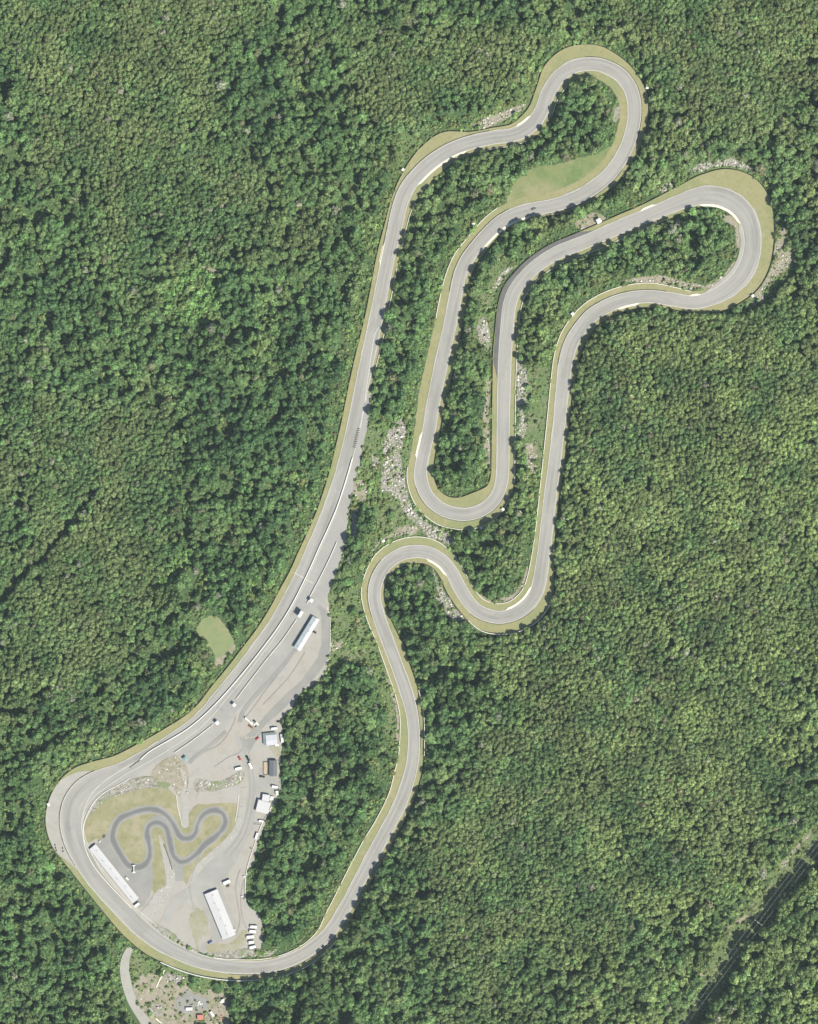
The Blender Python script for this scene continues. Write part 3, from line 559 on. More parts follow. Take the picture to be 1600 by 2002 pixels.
# south-western compound below the circuit
ribbon('access_road', [(256,1853,12),(248,1868,15),(244,1886,17.5),(245,1907,18.5),(250,1930,18.5),(259,1956,18),(274,1982,18),(292,2008,18),(312,2040,18)], 14, Z['lot4'], M['runoff'], 'narrow grey access road leaving the bottom of the photo')
comp = zoomed(180, 1800, 4.21, [(380,470),(440,430),(560,450),(640,440),(740,470),(800,560),(900,600),(1000,560),(1100,620),(1130,760),(1110,900),(900,960),(600,960),(470,900),(420,760),(360,640),(340,540)])
rocks('compound_ground', comp, 'tan', 'rough bare ground of the storage compound at the bottom', 0.003, 2.0, 0.8)
rocks('compound_rubble', zoomed(180,1800,4.21, [(580,440),(680,440),(770,470),(720,510),(620,500)]), 'rock', 'pale rubble heap at the top of the compound', 0.08)
rocks('compound_spoil', zoomed(180,1800,4.21, [(470,700),(560,690),(590,740),(540,780),(480,770)]), 'rock', 'pale spoil heap beside the access road', 0.06)
patch('compound_yard', zoomed(180,1800,4.21, [(695,650),(740,610),(790,560),(840,610),(880,600),(900,625),(945,640),(950,720),(860,755),(720,775),(690,700)]), Z['lot4'], M['asphalt_d'], False, 0.8, 'grey hard yard of the storage compound', 'yard')
rocks('verge_soil', zoomed(680,1260,6.673, [(480,330),(560,420),(640,620),(660,800),(690,1000),(670,1250),(640,1250),(640,1000),(610,780),(540,600),(500,450)]), 'tan', 'orange brown bare strip outside the southeastern straight', 0.0, 1.0)

# open brush (no tall trees) : list of polygons in photo px
BRUSH = [
 zE([(780,420),(880,250),(1000,300),(1180,380),(1230,900),(1180,1150),(1420,1380),(1300,1440),(900,1560),(800,1620),(760,1500),(880,1300),(700,1100),(660,1000),(740,560)]),
 zoomed(760,600,4, [(1085,470),(1235,470),(1260,560),(1225,900),(1200,1150),(1170,1330),(1090,1300),(1030,1080),(1090,900),(1060,620)]),
 zD([(1400,230),(1440,60),(1500,200),(1560,330),(1640,620),(1560,940),(1420,960),(1440,700),(1420,400)]),
 zoomed(180,1800,4.21, [(290,230),(400,270),(600,370),(860,450),(1100,490),(1200,500),(1130,600),(1180,900),(420,960),(380,760),(330,640),(320,480),(290,380)]),
 zoomed(260,460,6.667, [(480,560),(600,420),(900,380),(1150,480),(1180,640),(1150,1000),(1000,1180),(800,1260),(560,1180),(380,1000),(360,760)]),
 [(300,1130),(345,1080),(395,1070),(390,1090),(345,1125),(318,1150)],
 zoomed(680,1260,6.673, [(100,0),(380,0),(480,300),(560,600),(620,900),(600,1400),(520,1300),(430,700),(280,300),(60,260)]),
 zoomed(660,1000,3.556, [(0,640),(160,500),(170,700),(240,900),(330,1067),(100,1067),(0,900)]),
 zoomed(760,60,2.909, [(440,560),(520,480),(640,420),(780,330),(880,200),(960,120),(900,260),(840,380),(780,470),(620,550)]),
 zoomed(900,280,2.424, [(900,240),(1050,150),(1080,110),(1290,60),(1400,120),(1440,220),(1500,330),(1580,450),(1590,600),(1480,760),(1340,820),(1320,800),(1480,560),(1490,330),(1380,150),(1250,150),(1080,200)]),
 zoomed(900,280,2.424, [(180,520),(260,560),(200,640),(160,740),(150,970),(60,970),(90,760),(140,620)]),
 zoomed(640,240,5, [(700,60),(850,150),(920,200),(800,330),(740,420),(690,500),(560,680),(620,580),(680,420)]),
]
CORR = zoomed(1240,1580,4.444, [(1760,0),(1560,150),(1400,300),(1200,560),(1050,800),(820,1000),(640,1300),(550,1560),(380,1850),(250,2150),(400,2150),(530,1876),(640,1760),(780,1560),(930,1370),(950,1180),(1180,1000),(1250,850),(1420,680),(1600,470),(1800,260),(1900,120)])
for bi, b in enumerate(BRUSH + [CORR]):
    patch('brush_ground', b, 0.02, M['brush'], True, 2.0, 'rough brushy ground in a gap of the wood, number %d from the pit' % (bi + 1) if False else ['open brush beside the boulder slope', 'sunlit brush between the third and fourth straights', 'brushy slope east of the service road', 'overgrown ground of the storage compound', 'sunny brush gap in the western wood', 'small bright gap west of the main straight', 'brushy slope west of the southeastern straight', 'brushy hollow west of the southern hairpin', 'brushy slope below the northern loop', 'brushy rim outside the eastern hairpin', 'brush along the narrow island bank', 'brush edge at the north west sweep', 'brushy power line corridor through the wood'][bi], 'brush')

# ------------------------------------------------------------------ markings and kerbs
for sd_, nm in (('L', 'outer'), ('R', 'inner')):
    s = 1 if sd_ == 'L' else -1
    strip_mesh('painted_line', TP + TN * (s * (HW - 0.25))[:, None], TP + TN * (s * (HW + 0.12))[:, None], Z['mark'], M['line2'], 'faded pale edge line along the %s side of the circuit' % ('left hand' if s > 0 else 'right hand'), 'line', True)
def kerb(side, a, b, label, w=1.7, mat='cream'):
    i = span(a, b); n = len(i)
    taper = np.clip(np.minimum(np.arange(n), np.arange(n)[::-1]) / 4.0, 0.15, 1)
    strip_mesh('kerb', side_line(i, side, -0.15 * np.ones(n)), side_line(i, side, w * taper), Z['kerb'], M[mat], label, 'kerb')
kerb('L', (744, 518), (752, 476), 'cream kerb on the west edge of the upper straight')
kerb('R', (818, 361), (914, 291), 'long cream kerb inside the north western sweep')
kerb('L', (1009, 248), (1040, 228), 'cream kerb at the entry to the northern loop')
kerb('L', (1036, 422), (937, 490), 'cream kerb inside the bend below the meadow')
kerb('L', (1255, 420), (1284, 403), 'cream kerb before the eastern hairpin')
kerb('R', (825, 845), (815, 896), 'cream kerb west of the wooded U bend')
kerb('L', (1250, 591), (1205, 604), 'cream kerb south of the hairpin exit')
kerb('R', (1375, 600), (1346, 585), 'cream kerb north of the hairpin exit')
kerb('L', (876, 1124), (834, 1092), 'cream kerb inside the southern hairpin')
kerb('R', (1040, 1146), (990, 1194), 'cream kerb inside the southeastern bend')
kerb('R', (1366, 398), (1440, 440), 'pale strip inside the tip of the eastern hairpin', 2.0)
i = span((1440, 430), (1380, 590))
strip_mesh('apron_strip', side_line(i, 'R', np.zeros(len(i))), side_line(i, 'R', 3.6 * np.clip(np.minimum(np.arange(len(i)), np.arange(len(i))[::-1]) / 14.0, 0.05, 1)), Z['mark'] - 0.03, M['runoff'], 'pale concrete apron on the inside of the eastern hairpin', 'apron')
i = span((986, 742), (1168, 462))
strip_mesh('resurfaced_strip_road', side_line(i, 'L', np.zeros(len(i)) + 0.1), side_line(i, 'L', 4.4 * np.clip(np.minimum(np.arange(len(i)), np.arange(len(i))[::-1]) / 16.0, 0.05, 1)), Z['mark'] - 0.03, M['asphalt_x'], 'dark resurfaced strip along the outside of the third bend', 'road')
def track_line(name, pts, w, z, label):
    P = arc(pts); return strip_mesh(name, offset(P, w / 2), offset(P, -w / 2), z, M['line2'], label, 'line')
track_line('painted_line', [(575, 1119), (612, 1140)], 0.6, Z['mark'] + 0.01, 'start line painted across the main straight')
track_line('painted_line', [(703,845),(712,800),(716,768),(727,690),(733,655),(741,640)], 0.5, Z['mark'] + 0.004, 'pale pit exit line on the upper straight')
track_line('painted_line', [(262,1492),(230,1510),(190,1540),(170,1570),(160,1610),(166,1645),(190,1685),(225,1730),(262,1772),(310,1812)], 0.5, Z['mark'] + 0.006, 'pale blend line around the south western bend')

# ------------------------------------------------------------------ walls and barriers
GB = 'pale barriers around the circuit'
def barrier(side, a, b, label, h=1.35, w=0.5, mat='concrete', extra=0.3, name='barrier_wall', flat=None):
    i = span(a, b)
    if len(i) < 4: return
    v = VL if side == 'L' else VR
    P = side_line(i, side, (v[i] + extra) if flat is None else np.full(len(i), flat))
    P = P[::2] if len(P) > 8 else P
    wall_along(name, P, w, h, M[mat], label, 'barrier', 0.0, GB)
for args in [
 ('L',(205,1523),(405,1380),'barrier beside the wood along the lower main straight'),
 ('L',(409,1388),(600,1105),'long pale barrier between the grass field and main straight'),
 ('L',(603,1098),(683,862),'pale barrier west of the main straight below the gate gap'),
 ('L',(686,852),(741,590),'pale barrier west of the main straight above the gate gap'),
 ('L',(743,585),(785,392),'pale barrier on the west of the upper straight'),
 ('L',(788,385),(896,288),'barrier curving around the wide grass of the north west sweep'),
 ('L',(930,276),(1010,262),'barrier below the sandy northern slope'),
 ('L',(1014,260),(1085,160),'barrier up the west flank of the northern loop'),
 ('L',(1090,153),(1205,141),'barrier over the top of the northern loop'),
 ('L',(1210,145),(1226,285),'barrier on the east flank of the northern loop'),
 ('L',(1222,296),(1090,400),'barrier southeast of the northern loop'),
 ('L',(1075,404),(975,438),'barrier beside the marshal hut clearing'),
 ('L',(968,442),(895,558),'pale barrier at the tree edge above the second straight'),
 ('L',(893,566),(850,775),'pale barrier on the east of the second straight'),
 ('L',(848,782),(823,930),'barrier on the east of the second straight near the U bend'),
 ('L',(823,938),(868,997),'barrier inside the western half of the U bend'),
 ('L',(978,950),(985,752),'pale barrier on the inner side of the third straight'),
 ('L',(986,742),(1000,583),'barrier on the west of the resurfaced bend'),
 ('L',(1003,576),(1118,483),'barrier around the outside of the resurfaced bend'),
 ('L',(1123,481),(1262,423),'barrier south of the marshal hut clearing'),
 ('L',(1267,421),(1372,383),'barrier north of the hairpin approach'),
 ('L',(1378,382),(1455,417),'barrier around the wide grass at the hairpin tip'),
 ('L',(1460,424),(1468,500),'barrier east of the eastern hairpin'),
 ('L',(1465,512),(1400,579),'barrier beside the gravel bank at the hairpin exit'),
 ('L',(1104,722),(1087,885),'pale barrier at the tree edge of the fourth straight'),
 ('L',(1086,892),(1071,1015),'pale barrier east of the lower fourth straight'),
 ('L',(1067,1050),(1054,1140),'barrier east of the fourth straight end'),
 ('L',(927,1189),(882,1114),'dark shadowed wall on the inner side of the southern S'),
 ('L',(748,1222),(793,1348),'pale barrier east of the southeastern straight'),
 ('L',(806,1500),(741,1650),'pale barrier at the tree edge below the southeastern bend'),
 ('L',(737,1657),(642,1826),'barrier in the tree shade of the southern descent'),
 ('L',(205,1738),(325,1849),'pale barrier above the access road'),
 ('L',(140,1612),(205,1735),'barrier outside the stone run-off, lower half'),
 ('L',(200,1522),(140,1610),'barrier outside the stone run-off, upper half'),
 ('R',(714,728),(735,628),'barrier on the east of the straight beside young trees'),
 ('R',(737,618),(757,518),'pale barrier under overhanging trees of the upper straight'),
 ('R',(764,482),(787,387),'barrier under the trees of the north west sweep'),
 ('R',(930,276),(1020,258),'barrier at the tree edge before the northern loop'),
 ('R',(1060,216),(1090,155),'barrier at the northwest corner of the loop wood'),
 ('R',(985,430),(935,478),'barrier ending at the meadow corner'),
 ('R',(931,483),(893,568),'pale barrier west of the bend below the meadow'),
 ('R',(890,580),(881,632),'barrier west of the second straight near its top'),
 ('R',(823,915),(845,981),'barrier west of the U bend'),
 ('R',(849,985),(905,1005),'barrier south west of the U bend'),
 ('R',(911,1005),(975,962),'pale barrier south east of the U bend under trees'),
 ('R',(981,940),(985,770),'pale barrier on the east of the third straight, lower half'),
 ('R',(985,762),(992,638),'pale barrier above the rocky gully'),
 ('R',(993,630),(1046,522),'pale barrier on the inside of the resurfaced bend'),
 ('R',(1052,518),(1180,458),'barrier north of the hairpin wood'),
 ('R',(1186,455),(1300,408),'barrier under trees on the hairpin approach'),
 ('R',(1350,590),(1232,583),'barrier south of the hairpin wood'),
 ('R',(1226,585),(1140,636),'barrier curving below the hairpin wood'),
 ('R',(1134,643),(1102,745),'barrier west of the fourth straight top'),
 ('R',(1101,752),(1086,892),'pale barrier between brush and fourth straight'),
 ('R',(1085,900),(1068,1045),'barrier west of the lower fourth straight'),
 ('R',(1066,1056),(1051,1152),'barrier on the bare rim above the southeastern bend'),
 ('R',(1047,1160),(955,1203),'barrier inside the southeastern bend'),
 ('R',(950,1201),(870,1102),'barrier beside the shaded bank of the southern S'),
 ('R',(864,1096),(780,1085),'barrier over the top of the southern hairpin'),
 ('R',(775,1088),(735,1142),'barrier north west of the southern hairpin'),
 ('R',(733,1150),(757,1248),'barrier west of the southern hairpin exit'),
 ('R',(760,1258),(793,1347),'pale barrier beside the orange brown strip'),
 ('R',(794,1351),(808,1480),'pale barrier inside the southeastern bend of the descent'),
 ('R',(806,1490),(740,1652),'pale barrier on the west of the southern descent'),
 ('R',(737,1657),(660,1800),'pale barrier west of the lower southern descent'),
 ('R',(655,1807),(545,1884),'barrier north of the bottom bend'),
 ('R',(535,1886),(415,1884),'barrier in front of the pale stone strip'),
]:
    barrier(*args)
barrier('L', (1050, 1155), (932, 1191), 'tall dark shadowed wall outside the southeastern bend', 2.6, 0.6)
barrier('L', (796, 1356), (808, 1475), 'tall fence wall outside the southeastern bend of the descent', 2.4, 0.5)
barrier('L', (640, 1829), (516, 1889), 'tall wall outside the bottom bend beside the wood', 2.6, 0.6)
barrier('L', (510, 1890), (330, 1852), 'tall white wall above the storage compound', 2.4, 0.7, 'white')
GD = 'low strips of painted shade on the asphalt edge'
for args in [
 ('L',(758,512),(962,269),'low strip of painted shade around the outside of the north west sweep'),
 ('L',(1145,126),(1232,270),'low strip of painted shade around the northeast of the northern loop'),
 ('L',(1205,322),(1062,406),'low strip of painted shade southeast of the northern loop'),
 ('R',(1000,421),(892,574),'low strip of painted shade on the west of the bend below the meadow'),
 ('R',(824,950),(977,956),'low strip of painted shade around the bottom of the U bend'),
 ('R',(1300,584),(1105,715),'low strip of painted shade after the hairpin exit'),
 ('L',(1033,1181),(927,1189),'low strip of painted shade outside the southeastern bend'),
 ('R',(755,1104),(740,1204),'low strip of painted shade west of the southern hairpin'),
 ('L',(800,1372),(809,1465),'low strip of painted shade outside the southeastern descent'),
 ('L',(640,1827),(450,1891),'low strip of painted shade outside the bottom bend'),
 ('L',(166,1684),(196,1524),'low strip of painted shade between track and stone run-off'),
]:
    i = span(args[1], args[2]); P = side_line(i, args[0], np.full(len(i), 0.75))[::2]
    wall_along('edge_shade', P, 0.55, 0.6, M['rail'], args[3], 'shade strip', 0.1, GD)  # dark low strips stand in for gutter and berm shadow beside the asphalt
# inner rail of the south-west bend (pale with shadow)
wall_along('barrier_wall', arc([(255,1521),(235,1533),(205,1549),(186,1566),(172,1590),(163.5,1615),(163.5,1635),(168,1660),(178,1683),(195,1708),(215,1731),(240,1757),(258,1775)]), 0.5, 0.9, M['concrete'], 'pale barrier around the inside of the south western bend', 'barrier', 0.1, GB)
wall_along('pit_wall', arc([(689.5,895),(684,915),(674,948),(660,990),(644,1028),(626,1067),(608,1108),(584,1158),(564,1195),(540,1232),(510,1272),(480,1310),(440,1357),(400,1398),(367,1425),(330,1447.5),(292,1470),(275,1485)]), 0.8, 2.0, M['white'], 'long white pit wall along the main straight', 'wall')
wall_along('pit_wall', arc([(659,1060),(646,1089),(630,1122),(608,1164),(601,1180)]), 0.55, 1.6, M['white'], 'thin white wall on the far side of the pit lane, northern piece', 'wall')
wall_along('pit_wall', arc([(580,1211),(566,1232),(552,1252),(524,1286),(490,1330),(462,1367)]), 0.5, 1.5, M['concrete'], 'thin pale wall on the far side of the pit lane, middle piece', 'wall')
wall_along('pit_wall', arc([(417,1416),(402,1428),(388,1439),(366,1455),(342,1471)]), 0.5, 1.5, M['concrete'], 'thin pale wall on the far side of the pit lane, southern piece', 'wall')
wall_along('barrier_wall', arc([(539,1562),(531,1577),(521,1596),(511,1614),(503,1636),(495,1660),(488,1682),(482,1705),(480,1730),(481,1752)]), 0.5, 1.0, M['concrete'], 'long pale barrier at the wood edge east of the paddock', 'barrier', 0.1, GB)
wall_along('barrier_wall', arc(zD([(1395,330),(1425,420),(1430,560),(1428,850)])), 0.5, 0.8, M['concrete'], 'pale barrier on the outer edge of the service road', 'barrier', 0.1, GB)
wall_along('barrier_wall', arc(zB([(678,925),(672,1000),(655,1130),(640,1200)])), 0.4, 0.8, M['concrete'], 'thin pale barrier on the kart side of the stone berm', 'barrier', 0.2, GB)
wall_along('barrier_wall', arc(zA([(960,1000),(985,1060),(1010,1130),(1030,1200)])), 0.6, 0.8, M['rail'], 'dark row of tyres along the kart exit', 'barrier', 0.2)
wall_along('barrier_wall', arc(zA([(1062,620),(1070,700),(1085,760),(1105,850)])), 0.4, 0.7, M['concrete'], 'thin rail beside the stone ramp', 'barrier', 0.2, GB)

# ------------------------------------------------------------------ buildings
def gable(name, c, L, Wd, ang, eave, rise, wall_m, roof_m, label, cat='building', over=0.5, doors=2, flat=False, z0=0.1, roof2=None):
    """long axis at angle ang (degrees in the photograph, y down)"""
    x, y = W(*c)
    r = empty(name, (x, y, z0), -math.radians(ang))
    tag(r, label, cat)
    mb = MB().box(0, 0, 0, L - 2 * over, Wd - 2 * over, eave)
    if not flat:
        for s in (-1, 1):
            xx = s * (L / 2 - over)
            mb.add([(xx, -Wd / 2 + over, eave), (xx, Wd / 2 - over, eave), (xx, 0, eave + rise * (1 - 2 * over / Wd))], [(0, 1, 2)])
    mb.build('wall', wall_m, r)
    rb = MB()
    if flat:
        rb.box(0, 0, eave, L, Wd, 0.25)
        rb.box(0, 0, eave + 0.25, L * 0.98, Wd * 0.98, max(rise, 0.05), 0, 0.96, 0.9)
        ro = rb.build('roof', roof_m, r)
    else:
        t = 0.15
        rb.prism([(-Wd / 2, eave), (0, eave + rise), (Wd / 2, eave), (Wd / 2, eave + t), (0, eave + rise + t), (-Wd / 2, eave + t)], -L / 2, L / 2)
        rb.v = [(yy, -xx, zz) for xx, yy, zz in rb.v]
        k = int(L // 3)
        for q in range(1, k):
            xx = -L / 2 + L * q / k
            for s in (-1, 1):
                rb.bar((xx, s * 0.2, eave + rise + t), (xx, s * Wd / 2, eave + t + 0.02), 0.07, 4)
        ro = rb.build('roof', roof_m, r)
        if roof2 is not None:
            ro.data.materials.append(roof2)
            for p in ro.data.polygons:
                if p.normal.z > 0.2 and p.center.y < 0: p.material_index = 1
        cp = MB().bar((-L / 2, 0, eave + rise + t), (L / 2, 0, eave + rise + t), 0.14).build('ridge_cap', roof_m, ro)
    if L > 30:
        for q in range(6):
            MB().box(-L / 2 + L * (q + .5) / 6, 0.9 * (-1) ** q, eave + rise * .6, .7, .7, .9 + rise * .3).build('vent', M['steel'], ro)
    for q in range(doors):
        xx = -L / 2 + L * (q + 0.5) / doors
        d = MB().box(xx, -(Wd / 2 - over) - 0.04, 0.0, 2.4, 0.1, 2.4).build('door', M['wallg'], r)
    wv = min(1.6, L / 6)
    for q in range(max(1, doors - 1)):
        xx = -L / 2 + L * (q + 1.0) / max(doors, 2)
        w_ = MB().box(xx, (Wd / 2 - over) + 0.04, 1.1, wv, 0.1, 1.0).build('window', M['glass'], r)
    return r

# long white shed on the west edge of the kart paddock
gable('long_shed', (223.9, 1707.5), 67.5, 8.0, 51.4, 2.7, 0.5, M['wallg'], M['roofw'], 'very long narrow white roofed shed beside the south western straight', 'shed', 0.3, 9)
gable('garage_building', (431, 1787), 48.0, 13.6, 67.8, 3.0, 0.9, M['wallg'], M['roofw'], 'large white roofed garage building on the south lot', 'building', 0.3, 6)
gable('pit_building', (600, 1238.5), 36.0, 7.6, -58.5, 3.9, 0.8, M['wallg'], M['roofb'], 'long pit building with pale blue and beige metal roof', 'building', 0.4, 7, roof2=M['roofw'])
r = gable('office_building', (531.5, 1446), 11.0, 10.0, -6, 3.2, 0.5, M['wallgreen'], M['roofg'], 'lilac grey roofed building with dark green awning by the wood', 'building', 0.3, 2)
ab = MB().add([(-8.2, -4.0, 2.4), (-5.4, -4.6, 3.0), (-5.4, 5.0, 3.0), (-8.0, 7.2, 2.4), (5.0, 7.2, 2.4), (5.2, 5.0, 3.0)], [(0, 1, 2, 3), (3, 2, 5, 4)])
ab.build('awning', M['wallgreen'], r)
MB().box(4.6, -5.6, 0, 3.4, 2.0, 2.6).build('porch', M['white'], r)
r = gable('clubhouse', (534.8, 1501.5), 15.6, 7.6, 90, 3.4, 0.9, M['wallgreen'], M['roofd'], 'dark shingle roofed clubhouse with timber deck', 'building', 0.35, 2)
# deck on its western side: local +x points south, +y east
MB().box(0.3, -6.6, 0.15, 12.5, 5.6, 0.35).build('deck', M['deck'], r)
dr = MB()
for a, b in (((-5.9, -9.4), (6.5, -9.4)), ((-5.9, -9.4), (-5.9, -3.9)), ((6.5, -9.4), (6.5, -3.9))):
    dr.bar((*a, 1.4), (*b, 1.4), 0.16, 4); dr.bar((*a, 0.9), (*b, 0.9), 0.08, 4)
    for t in np.linspace(0, 1, 5):
        dr.bar((a[0] + (b[0] - a[0]) * t, a[1] + (b[1] - a[1]) * t, 0.4), (a[0] + (b[0] - a[0]) * t, a[1] + (b[1] - a[1]) * t, 1.4), 0.08, 4)
dr.build('railing', M['brown'], r)
MB().cyl((-3.8, -5.2, 0.5), 0.5, 0.75).build('table', M['brown'], r)
MB().cyl((4.2, -5.2, 0.5), 0.5, 0.75).build('table', M['brown'], r)
gable('canopy_hall', (515, 1576.5), 12.6, 11.8, 14, 3.4, 0.35, M['wallg'], M['roofw'], 'square white flat roofed hall beside the paddock road', 'building', 0.2, 2, True)
gable('annex_building', (520.4, 1559), 7.2, 6.6, 9, 3.2, 0.2, M['wallg'], M['roofw'], 'small white annex north of the square white hall', 'building', 0.2, 1, True)
gable('garden_shed', (532, 1560), 3.4, 3.6, 12, 2.2, 0.4, M['wallg'], M['white'], 'tiny white shed east of the small white annex', 'shed', 0.15, 1)
gable('storage_hut', (542, 1550), 4.2, 2.4, 78, 2.3, 0.3, M['wallg'], M['white'], 'small white hut at the wood edge north of the annex', 'shed', 0.15, 1)
gable('marshal_building', (1170.5, 432.5), 4.6, 4.6, -30, 4.2, 0.6, M['wallg'], M['white'], 'white marshal hut on the tan clearing below the meadow', 'hut', 0.2, 1)
for p, a, lab in [((788, 332), -40, 'tiny white marshal post on the north west sweep'), ((926, 438), -35, 'tiny white marshal post by the meadow corner'),
    ((1265.5, 172.5), 20, 'tiny white marshal post east of the northern loop'), ((1471.5, 578.5), -35, 'tiny white marshal post by the gravel bank of the hairpin'),
    ((1119.5, 613.5), -40, 'tiny white marshal post west of the fourth straight bend'), ((983.5, 995.5), 30, 'pale marshal post under trees southeast of the U bend'),
    ((941.5, 1032.5), -30, 'pale marshal post south of the U bend'), ((750, 1057.5), -35, 'tiny white marshal post above the southern hairpin'),
    ((1014.5, 1247), -20, 'tiny white marshal post below the tall southeastern wall'), ((95.5, 1572.5), 60, 'tiny white marshal post outside the south western bend')]:
    x, y = W(*p)
    r = empty('marshal_post', (x, y, 0.1), -math.radians(a)); tag(r, lab, 'marshal post', 'marshal posts around the circuit')
    MB().box(0, 0, 0.5, 2.2, 1.9, 2.0).build('wall', M['white'], r)
    MB().box(0, 0, 2.5, 2.9, 2.5, 0.15).box(0, 0, 2.65, 2.9, 2.5, 0.25, 0, 0.5, 0.5).build('roof', M['white'], r)
    MB().box(0, 0, 0.0, 3.0, 2.5, 0.5).build('platform', M['steel'], r)

def canopy(name, c, lx, ly, ang, h, m, label, cat, cab=None):
    x, y = W(*c)
    r = empty(name, (x, y, 0.12), -math.radians(ang)); tag(r, label, cat)
    for sx in (-1, 1):
        for sy in (-1, 1): MB().box(sx * (lx / 2 - .25), sy * (ly / 2 - .25), 0, 0.18, 0.18, h).build('post', M['steel'], r)
    MB().box(0, 0, h, lx, ly, 0.12).box(0, 0, h + 0.12, lx, ly, 0.55, 0, 0.15, 0.15).build('roof', m, r)
    if cab: MB().box(0, 0, cab, lx - 0.8, ly - 0.8, h - cab).build('cabin', M['wallg'], r)
    return r
canopy('starter_canopy', (609, 1173.5), 3.4, 3.4, -58, 4.6, M['white'], 'white starter canopy on the northern pit wall', 'canopy', 1.5)
r = canopy('control_tower', (588.3, 1200), 6.6, 3.0, -58, 7.2, M['white'], 'tall white control tower straddling the pit wall', 'tower', 0.1)
canopy('starter_canopy', (458.5, 1377.5), 3.2, 3.2, -50, 4.2, M['white'], 'white canopy at the end of the middle pit wall', 'canopy', 1.4)
canopy('starter_canopy', (425.5, 1412.5), 3.4, 3.6, -45, 4.4, M['white'], 'pale canopy at the north end of the southern pit wall', 'canopy', 1.4)
canopy('shade_canopy', (363.5, 1483.5), 4.0, 4.6, -40, 3.2, M['teal'], 'teal shade canopy at the rocky paddock corner', 'canopy')

# ------------------------------------------------------------------ vehicles
def car(c, ang, paint_m, label, L=4.5, name='parked_car', group='cars and small vehicles', z0=0.2):
    x, y = W(*c); r = empty(name, (x, y, z0), -math.radians(ang)); tag(r, label, 'car', group)
    k = L / 4.5
    b = MB().prism([(-2.25*k,.3),(2.25*k,.3),(2.25*k,.62),(2.0*k,.8),(1.0*k,.92),(-1.0*k,.95),(-1.95*k,.9),(-2.25*k,.72)], -0.88, 0.88)
    bo = b.build('body', paint_m, r)
    MB().add([(-1.75*k,-.8,.9),(1.05*k,-.8,.9),(1.05*k,.8,.9),(-1.75*k,.8,.9),(-1.25*k,-.6,1.42),(.35*k,-.6,1.42),(.35*k,.6,1.42),(-1.25*k,.6,1.42)],
        [(0,1,5,4),(1,2,6,5),(2,3,7,6),(3,0,4,7)]).build('window', M['glass'], r)
    MB().box(-.45*k, 0, 1.42, 1.62*k, 1.22, 0.05).build('roof', paint_m, r)
    for sx in (-1.4, 1.4):
        for sy in (-.92, .74):
            MB().cyl((sx * k, sy, 0.32), 0.32, 0.18, 'y').build('wheel', M['black'], r)
    for sy in (-.6, .6): MB().box(2.23*k, sy, .58, .08, .35, .14).build('headlight', M['lamp'], r)
    return r
def trailer(c, ang, L, Wd, h, label, m=None, name='box_trailer', cat='trailer', group='white box trailers', tongue=1):
    x, y = W(*c); r = empty(name, (x, y, 0.2), -math.radians(ang)); tag(r, label, cat, group)
    MB().box(0, 0, 0.5, L, Wd, h).box(0, 0, 0.5 + h, L, Wd, 0.12, 0, 0.985, 0.93).build('body', m or M['white'], r)
    MB().box(-L/2 - 0.02, 0, 0.55, 0.05, Wd * 0.92, h * 0.9).build('door', M['steel'], r)
    for sy in (-Wd/2 - 0.05, Wd/2 - 0.15):
        for sx in (-0.45, 0.45): MB().cyl((sx, sy, 0.36), 0.36, 0.2, 'y').build('wheel', M['black'], r)
    MB().bar((L/2, 0.5, .5), (L/2 + 1.2, 0, .5), .07).bar((L/2, -0.5, .5), (L/2 + 1.2, 0, .5), .07).build('tongue', M['steel'], r)
    return r
def truck(c, ang, m, label, L=6.5, box=True, name='box_truck'):
    x, y = W(*c); r = empty(name, (x, y, 0.2), -math.radians(ang)); tag(r, label, 'truck', 'trucks in the paddock')
    MB().prism([(L/2-1.9,.5),(L/2,.5),(L/2,1.2),(L/2-.35,2.1),(L/2-1.9,2.1)], -1.0, 1.0).build('cab', m, r)
    MB().box(L/2 - .3, 0, 1.3, .5, 1.7, .6).build('window', M['glass'], r)
    if box: MB().box(-.95, 0, .7, L - 2.1, 2.3, 2.2).build('body', M['white'], r)
    else: MB().box(-.95, 0, .6, L - 2.1, 1.9, .25).box(-.95, .9, .85, L - 2.1, .1, .5).box(-.95, -.9, .85, L - 2.1, .1, .5).build('bed', m, r)
    for sx in (-L/2 + 1.2, L/2 - 1.1):
        for sy in (-1.05, .8): MB().cyl((sx, sy, .45), .45, .25, 'y').build('wheel', M['black'], r)
    return r
car((468.7, 1482.3), 62, M['red'], 'bright red car on the gravel west of the paddock road')
car((503.6, 1443.5), -42, M['red'], 'red car beside the darker triangular junction', 4.3)
truck((485.3, 1483), -115, M['dark'], 'black pickup towing a white trailer down the paddock road', 5.4, False, 'pickup_truck')
trailer((490.3, 1497), 245, 6.2, 2.3, 1.9, 'white trailer hitched behind the black pickup')
trailer((466.8, 1502), -13, 6.4, 2.4, 2.0, 'white trailer parked alone on the gravel above the boulder bank')
car((546.5, 1410.5), 0, M['dark'], 'black car parked at the wood edge by the service road', 5.0)
truck((537.2, 1424), -8, M['white'], 'white truck just north of the lilac grey roof', 6.4, True)
trailer((552, 1443), 84, 8.2, 2.5, 2.2, 'white trailer upright between lilac grey roof and wood')
car((513, 1518), 9, M['dark'], 'black car south of the timber deck', 5.4)
truck((538, 1538), 8, M['white'], 'white truck at the wood edge south of the clubhouse', 6.0, True)
car((615, 1235.5), 27, M['dark'], 'black car at the back of the pale blue pit building', 4.4)
car((411, 1841.5), -35, M['blue'], 'dark blue car on the road south of the garage building', 5.0)
car((458.8, 1817), 65, M['white'], 'tiny white cart at the corner of the garage building', 2.4, 'utility_cart')
car((1043.5, 408), -18, M['kart'], 'lone dark car driving on the track below the meadow', 4.6, 'racing_car', z0=0.3)
